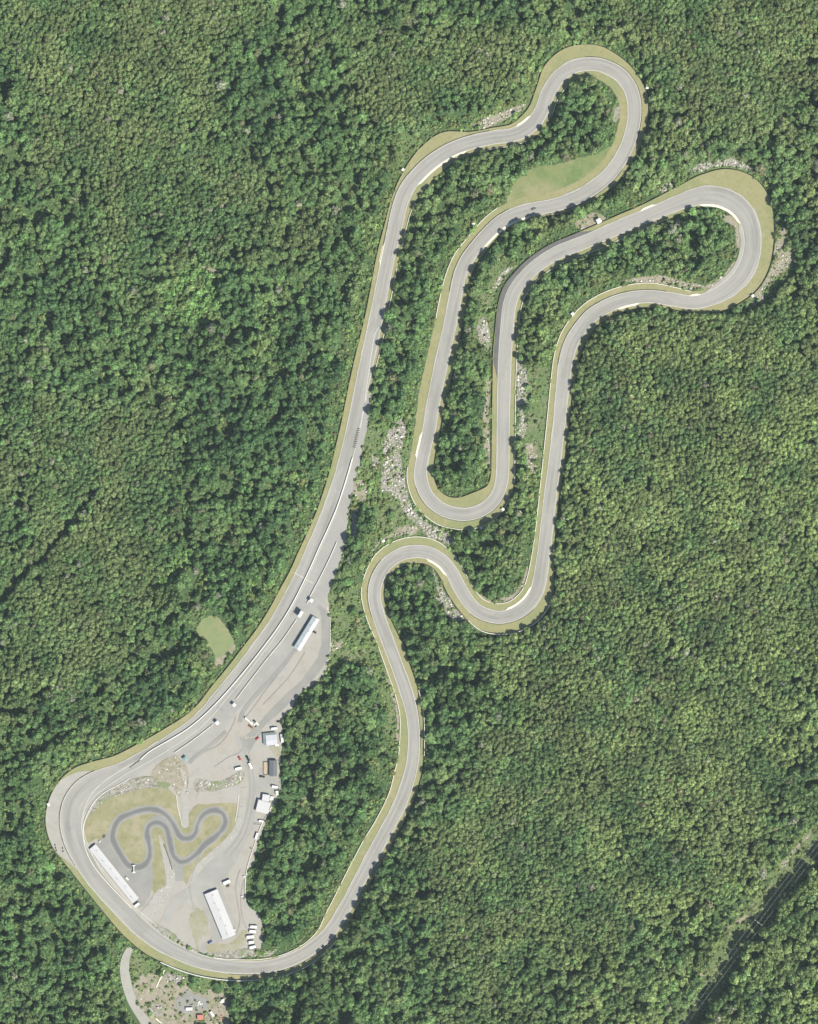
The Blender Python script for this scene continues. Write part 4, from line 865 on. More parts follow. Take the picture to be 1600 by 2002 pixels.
trailer((444, 1724), -24, 7.2, 2.9, 2.4, 'white trailer in the open lot north of the garage building', tongue=1)
car((446.5, 1732), -30, M['kart'], 'grey vehicle beside the white trailer north of the garage building', 3.6, 'utility_cart')
for k, (c, a, L) in enumerate([((496.5, 1811.5), 3, 6.6), ((494.5, 1820.5), 3, 6.2), ((490, 1831), -6, 7.4), ((492, 1841.7), -6, 5.2), ((494.5, 1851.2), -14, 6.2)]):
    trailer(c, 180 + a, L, 2.7, 2.0, ['northernmost of the five white trailers in a row', 'second white trailer from the north in the row', 'longest white trailer in the middle of the row', 'short cream trailer fourth in the row', 'southernmost tilted white trailer of the row'][k], group='white trailers in a row')
trailer((511, 1605), 10, 4.4, 1.9, 1.7, 'small white trailer against the barrier south of the square hall')
trailer((502, 1634), -72, 6.6, 2.0, 1.8, 'narrow white trailer leaning along the eastern barrier')
trailer((268.6, 1768.4), -36, 5.6, 2.3, 2.2, 'white container box at the south end of the long shed')
trailer((249.5, 1717.5), 46, 3.6, 1.5, 1.2, 'small white trailer beside the middle of the long shed')
car((204.3, 1635), -60, M['kart'], 'dark kart standing on the grass north of the long shed', 3.4, 'parked_kart')
car((195.3, 1645.5), -40, M['white'], 'tiny white kart at the north end of the long shed', 2.2, 'parked_kart')
car((474, 1752.5), 45, M['white'], 'small pale cart in the gravel lot near the wood edge', 3.0, 'utility_cart')
car((477, 1756), 40, M['kart'], 'small grey cart southeast of the pale cart', 2.2, 'utility_cart')
car((477.5, 1713.5), 30, M['white'], 'tiny white cart at the bend of the eastern barrier', 2.2, 'utility_cart')
car((476.5, 1753.5 - 1.5), 60, M['kart'], 'dark trailer frame at the wood edge', 2.0, 'utility_cart') if False else None
def rack(c, a, label, n=4, L=4.5):
    x, y = W(*c); r = empty('tyre_rack', (x, y, 0.15), -math.radians(a)); tag(r, label, 'rack')
    for q in range(n):
        xx = -L / 2 + L * q / (n - 1); MB().box(xx, 0, 0, .25, 2.0, .9).build('upright', M['steel'], r)
    MB().bar((-L/2, .9, .9), (L/2, .9, .9), .1).bar((-L/2, -.9, .9), (L/2, -.9, .9), .1).build('rail', M['white'], r)
rack((505, 1611), 5, 'grey slatted rack beside the eastern barrier', 6, 7.5)
rack((493, 1659.5), 35, 'grey slatted rack at the wood edge further south', 4, 3.6)
# start gantry of the kart circuit
x, y = W(262.5, 1698); r = empty('kart_gantry', (x, y, 0.25), math.radians(2)); tag(r, 'white kart start gantry standing across the kart circuit', 'gantry')
MB().box(0, 3.2, 0, 2.6, 1.0, 2.6).box(0, -3.4, 0, 2.6, 1.2, 2.6).build('tower', M['white'], r)
MB().box(0, 0, 2.2, 0.7, 5.6, 0.5).build('beam', M['white'], r)

# lift machine and stored pallets on the gravel
x, y = W(488, 1410); r = empty('boom_lift', (x, y, 0.15), -math.radians(41)); tag(r, 'white boom lift lying beside stacked pallets on the gravel', 'boom lift')
MB().box(-1.0, 0, 1.0, 9.0, 1.2, 1.1).build('boom', M['white'], r)
MB().box(-5.6, 0, 0.3, 1.2, 1.5, 1.4).build('basket', M['dark'], r)
MB().box(3.0, 0, 0.5, 3.0, 2.2, 1.2).build('chassis', M['white'], r)
for sx in (2.2, 3.9):
    for sy in (-1.2, .9): MB().cyl((sx, sy, .5), .5, .3, 'y').build('wheel', M['black'], r)
x, y = W(490.5, 1420.5); r = empty('frame_trailer', (x, y, 0.15), -math.radians(38)); tag(r, 'orange trailer frame loaded with dark crates', 'trailer')
MB().box(0, 1.1, .4, 5.0, .3, .35).box(0, -1.1, .4, 5.0, .3, .35).box(-2.4, 0, .4, .3, 2.2, .35).box(2.4, 0, .4, .3, 2.2, .35).build('frame', M['orange'], r)
MB().box(-1.2, 0, .75, 1.2, 1.5, .8).box(.6, 0, .75, 1.4, 1.5, .9).build('load', M['brown'], r)
for sy in (-1.35, 1.1): MB().cyl((0, sy, .36), .36, .25, 'y').build('wheel', M['black'], r)
for k, (c, a, s, lab, m) in enumerate([((501.5, 1413), 40, 2.2, 'cream stack of pallets nearest the service road', 'white'), ((498, 1417), 35, 1.9, 'white pallet stack in the middle of the heap', 'white'), ((504.5, 1416), 50, 1.8, 'small cream crate east of the pallet heap', 'cream'), ((497.3, 1409.2), 45, 1.9, 'dark crate at the north of the pallet heap', 'dark'), ((500, 1411.5), 45, 1.4, 'small dark crate inside the pallet heap', 'dark'), ((499.8, 1419.5), 20, 1.8, 'dark drum south of the pallet heap', 'dark')]):
    x, y = W(*c); r = empty('pallet_stack', (x, y, 0.15), -math.radians(a)); tag(r, lab, 'pallet stack', 'stored pallets and crates')
    pm = MB()
    for q in range(4): pm.box(0, 0, q * .28, s, s * .9, .2)
    pm.build('boards', M[m], r)
    MB().box(0, 0, .2, s * .8, s * .7, 1.1).build('goods', M[m], r)

def container(c, ang, L, Wd, h, m, label):
    x, y = W(*c); r = empty('shipping_container', (x, y, 0.2), -math.radians(ang)); tag(r, label, 'container', 'containers in the compound')
    b = MB().box(0, 0, 0, L, Wd, h)
    for q in range(int(L / .6)):
        xx = -L / 2 + .3 + q * .6
        b.box(xx, Wd / 2 + .03, .1, .3, .06, h - .2).box(xx, -Wd / 2 - .03, .1, .3, .06, h - .2)
        b.box(xx, 0, h, .3, Wd * .96, .05)
    b.build('body', M[m], r)
    for sy in (-Wd / 4, Wd / 4): MB().box(L / 2 + .04, sy, .1, .08, Wd / 2 - .1, h - .2).build('door', M['steel'], r)
container((370.5, 1971.8), -2, 6.6, 2.8, 2.5, 'white', 'white container standing on the grey compound yard')
container((392.2, 1988.3), -1, 5.8, 5.0, 2.6, 'rust', 'faded red container south of the grey compound yard')
container((393.3, 2007), 0, 11.0, 6.0, 2.6, 'green', 'dark green container cut by the bottom edge')
trailer((415.5, 1981.7), 57, 5.6, 2.2, 1.9, 'white trailer tilted in the grass of the compound')
trailer((411, 1987), 57, 5.0, 1.2, 0.4, 'low dark flat trailer beside the tilted white trailer', M['kart'], 'flat_trailer')
x, y = W(436, 1955); r = empty('digger', (x, y, 0.1), 0.5); tag(r, 'pale digger parked beside trees in the compound', 'digger')
MB().box(0, 0, .8, 3.0, 2.4, 1.5).box(.5, .3, 2.3, 1.4, 1.3, 1.0).build('body', M['white'], r)
MB().bar((1.4, 0, 1.6), (3.4, .4, 3.2), .3).bar((3.4, .4, 3.2), (5.2, .8, 1.4), .24).build('arm', M['cream'], r)
MB().box(5.4, .85, .7, .9, 1.2, .8).build('bucket', M['steel'], r)
for sy in (-1.2, 1.2): MB().box(0, sy, 0, 3.6, .6, .8, 0, .85, 1).build('track', M['black'], r)
x, y = W(435.5, 1958.6); r = empty('tank', (x, y, 0.1), -0.05); tag(r, 'white tank lying south of the pale digger', 'tank')
MB().cyl((-2.6, 0, 1.1), .95, 5.2, 'x', 14).build('barrel', M['white'], r); MB().box(-1.6, 0, 0, .3, 1.6, .6).box(1.6, 0, 0, .3, 1.6, .6).build('cradle', M['steel'], r)
for c, s, lab in [((389, 1960), 2.6, 'white building bag heap on the compound yard'), ((392, 1963), 2.0, 'white sack south east of the building bag heap'), ((387.5, 1964.5), 1.5, 'small white sack on the compound yard'), ((395.5, 1962.5), 1.3, 'lone white sack at the yard edge')]:
    x, y = W(*c); b = MB().box(0, 0, 0, s, s * .8, s * .45, .5, .7, .7).box(.3 * s, .4 * s, 0, s * .7, s * .6, s * .35, 1.1, .6, .6).build('sack_heap', M['white']); b.location = (x, y, 0.2); tag(b, lab, 'sack', 'white sacks on the yard')
for c, s, m, lab in [((433, 1991), 3.2, 'rust', 'rusty scrap heap at the bottom of the compound'), ((424, 1952), 2.4, 'tan', 'tan scrap heap north of the compound trees'), ((404.8, 1980.6), 1.0, 'dark', 'dark drum between red container and tilted trailer')]:
    x, y = W(*c); b = MB()
    for q in range(9):
        a = random.uniform(0, 6.28); rr = random.uniform(0, s)
        b.box(rr * math.cos(a), rr * math.sin(a), 0, random.uniform(.5, 1.8), random.uniform(.2, .7), random.uniform(.2, .9), random.uniform(0, 3))
    o = b.build('scrap_heap', M[m]); o.location = (x, y, 0.15); tag(o, lab, 'scrap heap')
for pts, lab in [([(322,1896),(318,1906),(312,1917),(306,1930)], 'long pale felled log in the compound brush'), ([(305,1991),(310,1995),(316,2000)], 'short pale log at the bottom of the compound')]:
    P = arc(pts); o = wall_along('felled_log', P, 1.0, 0.9, M['cream'], lab, 'log', 0.05)

# tyre stacks -------------------------------------------------------------------
tyre_me = None
def tyres(c, ang, label, group, n=3, big=1.0):
    x, y = W(*c); r = empty('tyre_stack', (x, y, 0.2), -math.radians(ang)); tag(r, label, 'tyre stack', group)
    for q in range(n):
        b = MB()
        for k in range(3):
            b.cyl(((q - (n - 1) / 2) * .75 * big, 0, k * .26), .40 * big, .24, 'z', 10)
        b.build('tyre', M['black'], r)
nz_ = ['northernmost', 'second', 'third', 'fourth', 'fifth', 'sixth', 'seventh', 'eighth', 'ninth', 'tenth', 'eleventh', 'twelfth']
for k in range(11):
    t = k / 10; tyres((701.5 - 8.5 * t, 838 + 36 * t), 10, '%s tyre bundle from the north end of the long pit wall' % ('northernmost' if k == 0 else nz_[k]), 'tyre bundles at the pit wall nose', 5 if k % 3 else 4, 0.9)
for k in range(6):
    t = k / 5; tyres((272.5 - 17 * t, 1487 + 12 * t), -60, '%s tyre bundle from the pit wall at its south west end' % ('first' if k == 0 else nz_[k]), 'tyre bundles at the south west end of the pit wall', 4, 0.8)
for k, (x0, y0) in enumerate([(640,270),(670,400),(700,520),(540,570),(690,790),(755,930),(860,1010),(1030,1160),(1145,1210),(975,410),(1000,550)]):
    tyres((80 + x0 / 22.86, 1640 + y0 / 22.86), 60 + 25 * (k % 4), ['topmost tyre stack on the stone run-off', 'tyre stack just below the topmost one on the run-off', 'third tyre stack down the run-off line', 'lone tyre stack near the outer run-off barrier', 'tyre stack at the run-off bend', 'tyre stack against the outer barrier below the bend', 'double tyre stack against the outer barrier', 'tyre stack at the lower tip of the run-off', 'southernmost tyre stack of the run-off', 'upper tyre stack at the gap in the painted shade strip', 'lower tyre stack at the gap in the painted shade strip'][k], 'tyre stacks on the stone run-off', 2, 1.15)

# light poles on the pit wall
for p, lab in [((528, 1285), 'lamp pole beside the middle of the pit wall'), ((462, 1351), 'lamp pole on the pit wall near the white canopy'), ((559, 1211), 'lamp pole on the pit lane west of the control tower'), ((436, 1390), 'lamp pole on the pit lane near the pale canopy')]:
    x, y = W(*p); r = empty('lamp_pole', (x, y, .15)); tag(r, lab, 'lamp pole', 'lamp poles along the pit lane')
    MB().cyl((0, 0, 0), .14, 7.0, 'z', 8, .08).build('pole', M['steel'], r); MB().box(-.5, .3, 6.9, 1.3, .4, .2, 2.5).build('lamp_head', M['steel'], r)

# power line -----------------------------------------------------------------------
pl_dir = Vector((1.0, 0, 0))
PLA, PLB = np.array(W(1645, 1584)), np.array(W(1283, 2058))
pd = (PLB - PLA) / np.hypot(*(PLB - PLA)); pn = np.array([-pd[1], pd[0]])
tower_t = []
for k, (px, py) in enumerate([(1480, 1800), (1323, 2005), (1635, 1597)]):
    t = float(((np.array(W(px, py)) - PLA) @ pd)); tower_t.append(t)
    b = PLA + pd * t
    r = empty('power_pole', (b[0], b[1], 0), math.atan2(pn[1], pn[0])); tag(r, ['wooden H frame power pole in the middle of the corridor', 'wooden H frame power pole at the bottom of the corridor', 'wooden H frame power pole beyond the right edge'][k], 'power pole', 'power poles in the corridor')
    for sx in (-2.2, 2.2): MB().cyl((sx, 0, 0), .22, 16, 'z', 8, .14).build('pole', M['bark'], r)
    MB().box(0, 0, 14.6, 9.2, .26, .26).build('crossarm', M['cream'], r)
    for sx in (-4.4, 0, 4.4): MB().cyl((sx, 0, 13.7), .12, .9, 'z', 6).build('insulator', M['steel'], r)
tower_t.sort()
ends = [tower_t[0] - 160] + tower_t + [tower_t[-1] + 160]
for k, off in enumerate((-4.4, 0.0, 4.4)):
    b = MB()
    for a, c in zip(ends[:-1], ends[1:]):
        pv = None
        for s in range(13):
            u = s / 12; t = a + (c - a) * u; q = PLA + pd * t + pn * off
            v = Vector((q[0], q[1], 13.7 - 9.0 * 0.4 * u * (1 - u)))
            if pv is not None: b.bar(pv, v, 0.045, 4)
            pv = v
    o = b.build('power_cable', M['wire']); tag(o, ['power cable on the north west side of the corridor', 'middle power cable of the corridor', 'power cable on the south east side of the corridor'][k], 'cable', 'power cables over the corridor')

# ------------------------------------------------------------------ trees
def crown_mesh(name, seed, lobes=7, per=42, leaf=0.24, flat=1.0, zmin=0.42, solid=0.55):
    r = np.random.default_rng(seed)
    V, F = [], []
    cent = [(0, 0, 0.74, 0.62)]
    a0 = r.random() * 6.28
    for k in range(lobes):
        a = a0 + 2 * math.pi * k / lobes + r.normal(0, .25); d = 0.52 + r.random() * 0.16
        cent.append((d * math.cos(a), d * math.sin(a), 0.50 + r.random() * 0.24, 0.34 + r.random() * 0.14))
    for li, (cx, cy, cz, cr) in enumerate(cent):
        n = int(per * (2.0 if li == 0 else 1.0))
        for _ in range(n):
            d = r.normal(size=3); d /= np.linalg.norm(d)
            if d[2] < -0.35: d[2] = -d[2]
            rad = cr * (0.72 + 0.36 * r.random())
            p = np.array([cx, cy, 0]) + d * rad
            z = cz + d[2] * cr * 0.34
            p[2] = min(max(z, zmin), 1.02)
            nn = d * np.array([1, 1, 1.5]) + r.normal(0, .42, 3); nn /= np.linalg.norm(nn)
            u = np.cross(nn, r.normal(size=3)); u /= np.linalg.norm(u); w = np.cross(nn, u)
            s = leaf * (0.6 + 0.8 * r.random())
            b = len(V)
            for q, (su, sv) in enumerate(((-1, -.6), (.2, -1), (1, .5), (-.3, 1))):
                o = u * su * s * .5 * (0.8 + .4 * r.random()) + w * sv * s * .5 * (0.8 + .4 * r.random())
                V.append((p[0] + o[0], p[1] + o[1], p[2] + o[2] * .55))
            F.append((b, b + 1, b + 2, b + 3))
    me = bpy.data.meshes.new(name); me.from_pydata(V, [], F); me.materials.append(M['leaf'])
    me.update()
    return me

def pine_mesh(name, seed):
    r = np.random.default_rng(seed); V, F = [], []
    for t in range(7):
        z = 0.32 + 0.66 * t / 6; rad = (1.0 - t / 6.6) ** 0.8
        nb = 11 - t // 2; a0 = r.random() * 6
        for k in range(nb):
            a = a0 + 2 * math.pi * k / nb + r.normal(0, .12); L = rad * (0.8 + .3 * r.random())
            for s in range(6):
                d = L * (s + 1) / 6.5; ww = 0.16 * (1.15 - .6 * s / 6)
                c, n_ = math.cos(a), math.sin(a)
                x, y = d * c + r.normal(0, .02), d * n_ + r.normal(0, .02); zz = z + r.normal(0, .01) - .03 * s / 6
                b = len(V)
                for su, sv in ((-1.1, 0), (0, -1), (1.1, 0), (0, 1)):
                    V.append((x + (c * su - n_ * sv) * ww, y + (n_ * su + c * sv) * ww, zz + r.normal(0, .012)))
                F.append((b, b + 1, b + 2, b + 3))
    me = bpy.data.meshes.new(name); me.from_pydata(V, [], F); me.materials.append(M['leaf']); me.update()
    return me

def trunk_mesh(name, seed):
    r = random.Random(seed); b = MB()
    b.cyl((0, 0, 0), .075, .62, 'z', 7, .035)
    for k in range(5):
        a = k * 1.26 + r.random(); z = .34 + .06 * k
        b.bar((0, 0, z), (.55 * math.cos(a), .55 * math.sin(a), z + .22), .018, 5)
    me = bpy.data.meshes.new(name); me.from_pydata(b.v, [], b.f); me.materials.append(M['bark']); me.update()
    return me

def joined(name, a, b):
    va = [tuple(v.co) for v in a.vertices]; fa = [tuple(p.vertices) for p in a.polygons]
    vb = [tuple(v.co) for v in b.vertices]; fb = [tuple(i + len(va) for i in p.vertices) for p in b.polygons]
    me = bpy.data.meshes.new(name); me.from_pydata(va + vb, [], fa + fb)
    me.materials.append(M['leaf']); me.materials.append(M['bark'])
    me.polygons.foreach_set('material_index', [0] * len(fa) + [1] * len(fb)); me.update()
    return me

CROWNS = [crown_mesh('crown_%02d' % k, 100 + k, lobes=[6, 7, 8, 5, 7, 6, 8, 5][k], per=30, leaf=[.36, .33, .38, .36, .32, .34, .33, .4][k]) for k in range(8)]
TRUNK = trunk_mesh('trunk_mesh', 4)

def scatter(name, protos, P, rot, scl, idx, tint, label, cat):
    """one object whose points carry instances of the prototype meshes"""
    col = bpy.data.collections.new(name + '_kinds')
    for k, me in enumerate(protos):
        o = bpy.data.objects.new('%s_kind_%02d' % (name, k), me); col.objects.link(o)
    me = bpy.data.meshes.new(name); n = len(P)
    me.vertices.add(n); me.vertices.foreach_set('co', np.asarray(P, np.float32).ravel())
    def at(nm, ty, data, key):
        a = me.attributes.new(nm, ty, 'POINT'); a.data.foreach_set(key, np.ascontiguousarray(data).ravel())
    at('rot', 'FLOAT_VECTOR', np.asarray(rot, np.float32), 'vector')
    at('scl', 'FLOAT_VECTOR', np.asarray(scl, np.float32), 'vector')
    at('tint', 'FLOAT_VECTOR', np.asarray(tint, np.float32), 'vector')
    at('idx', 'INT', np.asarray(idx, np.int32), 'value')
    me.update()
    o = bpy.data.objects.new(name, me); COL.objects.link(o)
    tag(o, label, cat, kind='stuff')
    ng = bpy.data.node_groups.new(name + '_nodes', 'GeometryNodeTree')
    ng.interface.new_socket('Geometry', in_out='INPUT', socket_type='NodeSocketGeometry')
    ng.interface.new_socket('Geometry', in_out='OUTPUT', socket_type='NodeSocketGeometry')
    N = ng.nodes; L = ng.links
    gi, go = N.new('NodeGroupInput'), N.new('NodeGroupOutput')
    ci = N.new('GeometryNodeCollectionInfo'); ci.inputs['Collection'].default_value = col
    ci.inputs['Separate Children'].default_value = True; ci.inputs['Reset Children'].default_value = True
    ip = N.new('GeometryNodeInstanceOnPoints'); ip.inputs['Pick Instance'].default_value = True
    def na(nm, ty):
        a = N.new('GeometryNodeInputNamedAttribute'); a.data_type = ty; a.inputs['Name'].default_value = nm; return a.outputs['Attribute']
    e2r = N.new('FunctionNodeEulerToRotation'); L.new(na('rot', 'FLOAT_VECTOR'), e2r.inputs[0])
    L.new(gi.outputs[0], ip.inputs['Points']); L.new(ci.outputs[0], ip.inputs['Instance'])
    L.new(na('idx', 'INT'), ip.inputs['Instance Index']); L.new(e2r.outputs[0], ip.inputs['Rotation']); L.new(na('scl', 'FLOAT_VECTOR'), ip.inputs['Scale'])
    L.new(ip.outputs[0], go.inputs[0])
    md = o.modifiers.new('scatter', 'NODES'); md.node_group = ng
    return o

def inside(x, y, poly):
    p = np.asarray(poly, float); r = np.zeros(len(x), bool)
    bx = (x >= p[:, 0].min()) & (x <= p[:, 0].max()) & (y >= p[:, 1].min()) & (y <= p[:, 1].max())
    xx, yy = x[bx], y[bx]; q = np.zeros(len(xx), bool)
    j = len(p) - 1
    for i in range(len(p)):
        c = ((p[i, 1] > yy) != (p[j, 1] > yy))
        with np.errstate(divide='ignore', invalid='ignore'):
            q ^= c & (xx < (p[j, 0] - p[i, 0]) * (yy - p[i, 1]) / (p[j, 1] - p[i, 1]) + p[i, 0])
        j = i
    r[bx] = q
    return r

def track_field(x, y):
    """x, y world; returns distance beyond the verge edge, index of the nearest track sample, side sign (+1 left)"""
    D = np.empty(len(x)); I = np.empty(len(x), int); SG = np.empty(len(x))
    sub = np.arange(0, NT, 2)
    for a in range(0, len(x), 4000):
        dx = x[a:a + 4000, None] - TP[sub, 0][None]; dy = y[a:a + 4000, None] - TP[sub, 1][None]
        d2 = dx * dx + dy * dy; j = np.argmin(d2, 1); ii = sub[j]
        dd = np.sqrt(d2[np.arange(len(j)), j])
        sg = np.where(dx[np.arange(len(j)), j] * TN[ii, 0] + dy[np.arange(len(j)), j] * TN[ii, 1] > 0, 1.0, -1.0)
        D[a:a + 4000] = dd - HW[ii] - np.where(sg > 0, VL[ii], VR[ii]); I[a:a + 4000] = ii; SG[a:a + 4000] = sg
    return D, I, SG

CLEAR = [paddock, CORR] + [p for p, d, b in ROCKS] + [
    zD([(190,430),(290,395),(400,460),(490,560),(560,690),(580,740),(490,850),(400,930),(290,930),(270,850),(200,690),(105,600),(105,520)]),
    zoomed(760, 60, 2.909, [(670,1010),(680,905),(735,825),(850,760),(950,750),(1060,720),(1160,690),(1240,660),(1330,600),(1360,700),(1280,810),(1170,900),(1040,965),(880,1000),(760,1030)]),
    [(226,1850),(252,1842),(270,1856),(264,1880),(265,1906),(271,1930),(283,1953),(309,1982),(340,2040),(280,2040),(252,1992),(236,1952),(224,1905),(222,1870)],
]
GAPS = [[(190,955),(178,972),(160,990),(140,1022),(112,1060),(92,1084),(45,1118),(12,1165),(-30,1200)], [(420,985),(455,955)], [(395,1135),(360,1190),(330,1215)], [(330,540),(292,545)], [(300,650),(330,690),(380,700)], [(600,1290),(585,1330)], [(655,1440),(665,1480)], [(690,1590),(665,1620)]]
gap_pts = np.array([W(*p) for g_ in GAPS for p in catmull(g_, 6.0)])

FINE = [(330,300,210),(190,130,190),(110,880,170),(280,900,120),(300,1080,90),(120,1220,110),(1420,900,330),(1250,720,140),(1300,1500,260),(1000,1640,140),(960,1800,150),(1430,120,170),(1000,120,90),(760,150,150),(1250,1250,250),(1120,1400,150),(1040,1120,60)]
ROUGH = [(520,900,180),(450,1120,120),(640,1560,120),(620,1780,90),(560,250,110),(90,420,110),(880,400,70),(1350,470,80),(180,700,120),(100,1600,60),(150,1800,120),(900,1330,90),(1330,1800,80)]
def fine_field(px, py):
    f = 0.25 + 0 * px
    for a, b, r in FINE: f = f + 0.75 * np.exp(-((px - a) ** 2 + (py - b) ** 2) / r ** 2)
    for a, b, r in ROUGH: f = f - 0.6 * np.exp(-((px - a) ** 2 + (py - b) ** 2) / r ** 2)
    f = f + (vnoise(px, py, 90, 1) - .5) * 0.7
    return np.clip(f, 0, 1)

def jitter_grid(cell, x0, x1, y0, y1, jit=0.5):
    gx = np.arange(x0, x1, cell); gy = np.arange(y0, y1, cell * .87)
    X, Y = np.meshgrid(gx, gy); X = X + (np.arange(len(gy)) % 2)[:, None] * cell / 2
    X = X + RNG.uniform(-jit, jit, X.shape) * cell; Y = Y + RNG.uniform(-jit, jit, Y.shape) * cell
    return X.ravel(), Y.ravel()
BX = (-520, 520, -620, 620)

C_DARK = np.array((0.078, 0.140, 0.066)); C_MID = np.array((0.140, 0.220, 0.086)); C_OLIVE = np.array((0.196, 0.236, 0.100)); C_LIGHT = np.array((0.250, 0.318, 0.120)); C_BRIGHT = np.array((0.180, 0.300, 0.105)); C_BROWN = np.array((0.20, 0.190, 0.110))
def tree_tint(px, py, n):
    f = fine_field(px, py)
    east = 1 / (1 + np.exp(-(px - 1080) / 90)) * np.clip((py - 480) / 250, 0, 1)
    t = C_DARK[None] * (1 - .75)[None] if False else np.repeat(C_MID[None], n, 0)
    nz1 = vnoise(px, py, 60, 5); nz2 = RNG.random(n)
    ol = np.clip(f * 0.75 - .1 + (nz1 - .5) * 1.2 + (vnoise(px, py, 26, 2) - .5) * .9 + (nz2 - .5) * 0.6, 0, 1)[:, None]
    t = t * (1 - ol) + C_OLIVE * ol
    li = np.clip(east * (0.3 + 0.7 * nz1) + (vnoise(px, py, 38, 3) - .62) * 1.3 + (RNG.random(n) - .6) * .5, 0, 1)[:, None]
    t = t * (1 - li) + C_LIGHT * li
    dk = np.clip((0.42 - nz1) * 1.6 * (1 - .7 * f) + (RNG.random(n) < .10) * .6, 0, .85)[:, None]
    t = t * (1 - dk) + C_DARK * dk
    br = (RNG.random(n) < .06)[:, None] * .7
    t = t * (1 - br) + C_BRIGHT * br
    bn = (RNG.random(n) < .010)[:, None] * .8
    t = t * (1 - bn) + C_BROWN * bn
    t = t * (0.80 + .40 * vnoise(px, py, 34, 7))[:, None]
    wst = 1 / (1 + np.exp((px - 900) / 120)); t = t * (1 - wst[:, None] * np.array([.20, .14, .15]) * (1.15 - .5 * f)[:, None])
    gy = (RNG.random(n) < .008)[:, None] * .75
    t = t * (1 - gy) + np.array((.27, .265, .20)) * gy
    return t * RNG.uniform(.88, 1.12, n)[:, None]

def make_trees(cell, want_fine):
    x, y = jitter_grid(cell, *BX)
    px, py = x / S + 800, 1001 - y / S
    f = fine_field(px, py)
    pick = RNG.random(len(x))
    keep = (f > 0.5 + (pick - .5) * .3) if want_fine else (f <= 0.5 + (pick - .5) * .3)
    x, y, px, py, f = x[keep], y[keep], px[keep], py[keep], f[keep]
    D, I, SG = track_field(x, y)
    outn = TN[I] * SG[:, None]
    sunny = outn[:, 0] * SUN_DIR.x + outn[:, 1] * SUN_DIR.y          # >0 : trees stand between track and sun
    clear = np.where(sunny > 0.25, 2.6, np.where(sunny > -0.2, 5.0, 9.5)) + RNG.uniform(-.8, 2.5, len(x))
    ok = D > clear
    for p in CLEAR: ok &= ~inside(px, py, p)
    for ox, oy in ((-8, 0), (0, -7), (0, 7), (-6, 5)): ok &= ~inside(px + ox, py + oy, paddock)
    for p in BRUSH: ok &= ~(inside(px, py, p) & (RNG.random(len(x)) > .05))
    gd = np.full(len(x), 99.0)
    for q in gap_pts: gd = np.minimum(gd, np.hypot(x - q[0], y - q[1]))
    ok &= gd > 3.4
    g2 = vnoise(px, py, 22, 6); ok &= ~((g2 < .40 * (1 - f) + 0.02) & (RNG.random(len(x)) < .8))
    ok &= RNG.random(len(x)) > 0.02
    return x[ok], y[ok], px[ok], py[ok], f[ok], D[ok], I[ok], SG[ok], sunny[ok]

parts = []
for cell, wf in ((4.3, True), (5.7, False)):
    x, y, px, py, f, D, I, SG, sunny = make_trees(cell, wf)
    n = len(x)
    cl = vnoise(px, py, 21, 0) * .65 + vnoise(px, py, 11, 1) * .35
    r = (RNG.triangular(2.0, 3.0, 4.6, n) if wf else RNG.triangular(2.2, 3.4, 5.6, n) * (.85 + .35 * cl))
    base = 11.5 + 3.5 * vnoise(px, py, 120, 2)
    h = base + (RNG.normal(0, .3, n) + (r - 3.1) * .5 + (vnoise(px, py, 24, 0) - .5) * 3.2 if wf else RNG.normal(0, .8, n) + (r - 3.6) * .8 + (cl - .5) * 18 + (vnoise(px, py, 55, 4) - .5) * 7)
    h = np.clip(h, 4.5, 21)
    corr = inside(px, py, np.array(CORR) + np.array([38, 16])) | inside(px, py, np.array(CORR) + np.array([60, 25]))
    h = np.where(corr, np.maximum(h, 22.5), h); r = np.where(corr, r * 1.2, r)
    inb = np.zeros(n, bool)
    for p in BRUSH: inb |= inside(px, py, p)
    h = np.where(inb, h * .5, h)
    lotedge = inside(px - 17, py - 12, paddock) | inside(px - 9, py - 14, paddock) | inside(px - 14, py, paddock)
    h = np.where(lotedge, h * .62, h); r = np.where(lotedge, r * .85, r)
    h = np.where((sunny > .25) & (D < 9) & ~corr, np.minimum(h * .78, 12.5), h)
    island = (D < 22) & (sunny < .25)
    h = np.where(island, h * .82, h)
    parts.append(np.stack([x, y, px, py, r, h, D, I, SG, sunny], 1))
A = np.concatenate(parts)
tint = tree_tint(A[:, 2], A[:, 3], len(A))
# the individually built trees: those that stand out along the track and paddock edge
infr = (A[:, 2] > 6) & (A[:, 2] < 1594) & (A[:, 3] > 6) & (A[:, 3] < 1996)
score = A[:, 6] - 1.6 * A[:, 4] - 2.0 * (A[:, 9] > .25) + 60 * (~infr)
order = np.argsort(score)
chosen = []
cell_seen = {}
for k in order:
    if len(chosen) >= 290: break
    key = (int(A[k, 2] // 26), int(A[k, 3] // 26))
    if cell_seen.get(key, 0) >= 1: continue
    cell_seen[key] = 1; chosen.append(k)
chosen = np.array(chosen)
mask = np.ones(len(A), bool); mask[chosen] = False
B = A[mask]; tb = tint[mask]
n = len(B)
rot = np.zeros((n, 3)); rot[:, 2] = RNG.uniform(0, 6.28, n); rot[:, :2] = RNG.normal(0, .05, (n, 2))
scl = np.stack([B[:, 4] * RNG.uniform(.88, 1.15, n), B[:, 4] * RNG.uniform(.88, 1.15, n), B[:, 5]], 1)
FULL = [joined('tree_kind', c, TRUNK) for c in CROWNS]
scatter('forest', FULL, np.stack([B[:, 0], B[:, 1], np.zeros(n)], 1), rot, scl, RNG.integers(0, 8, n), tb, 'dense mixed green broadleaf forest surrounding the circuit', 'forest')
print('forest trees', n)

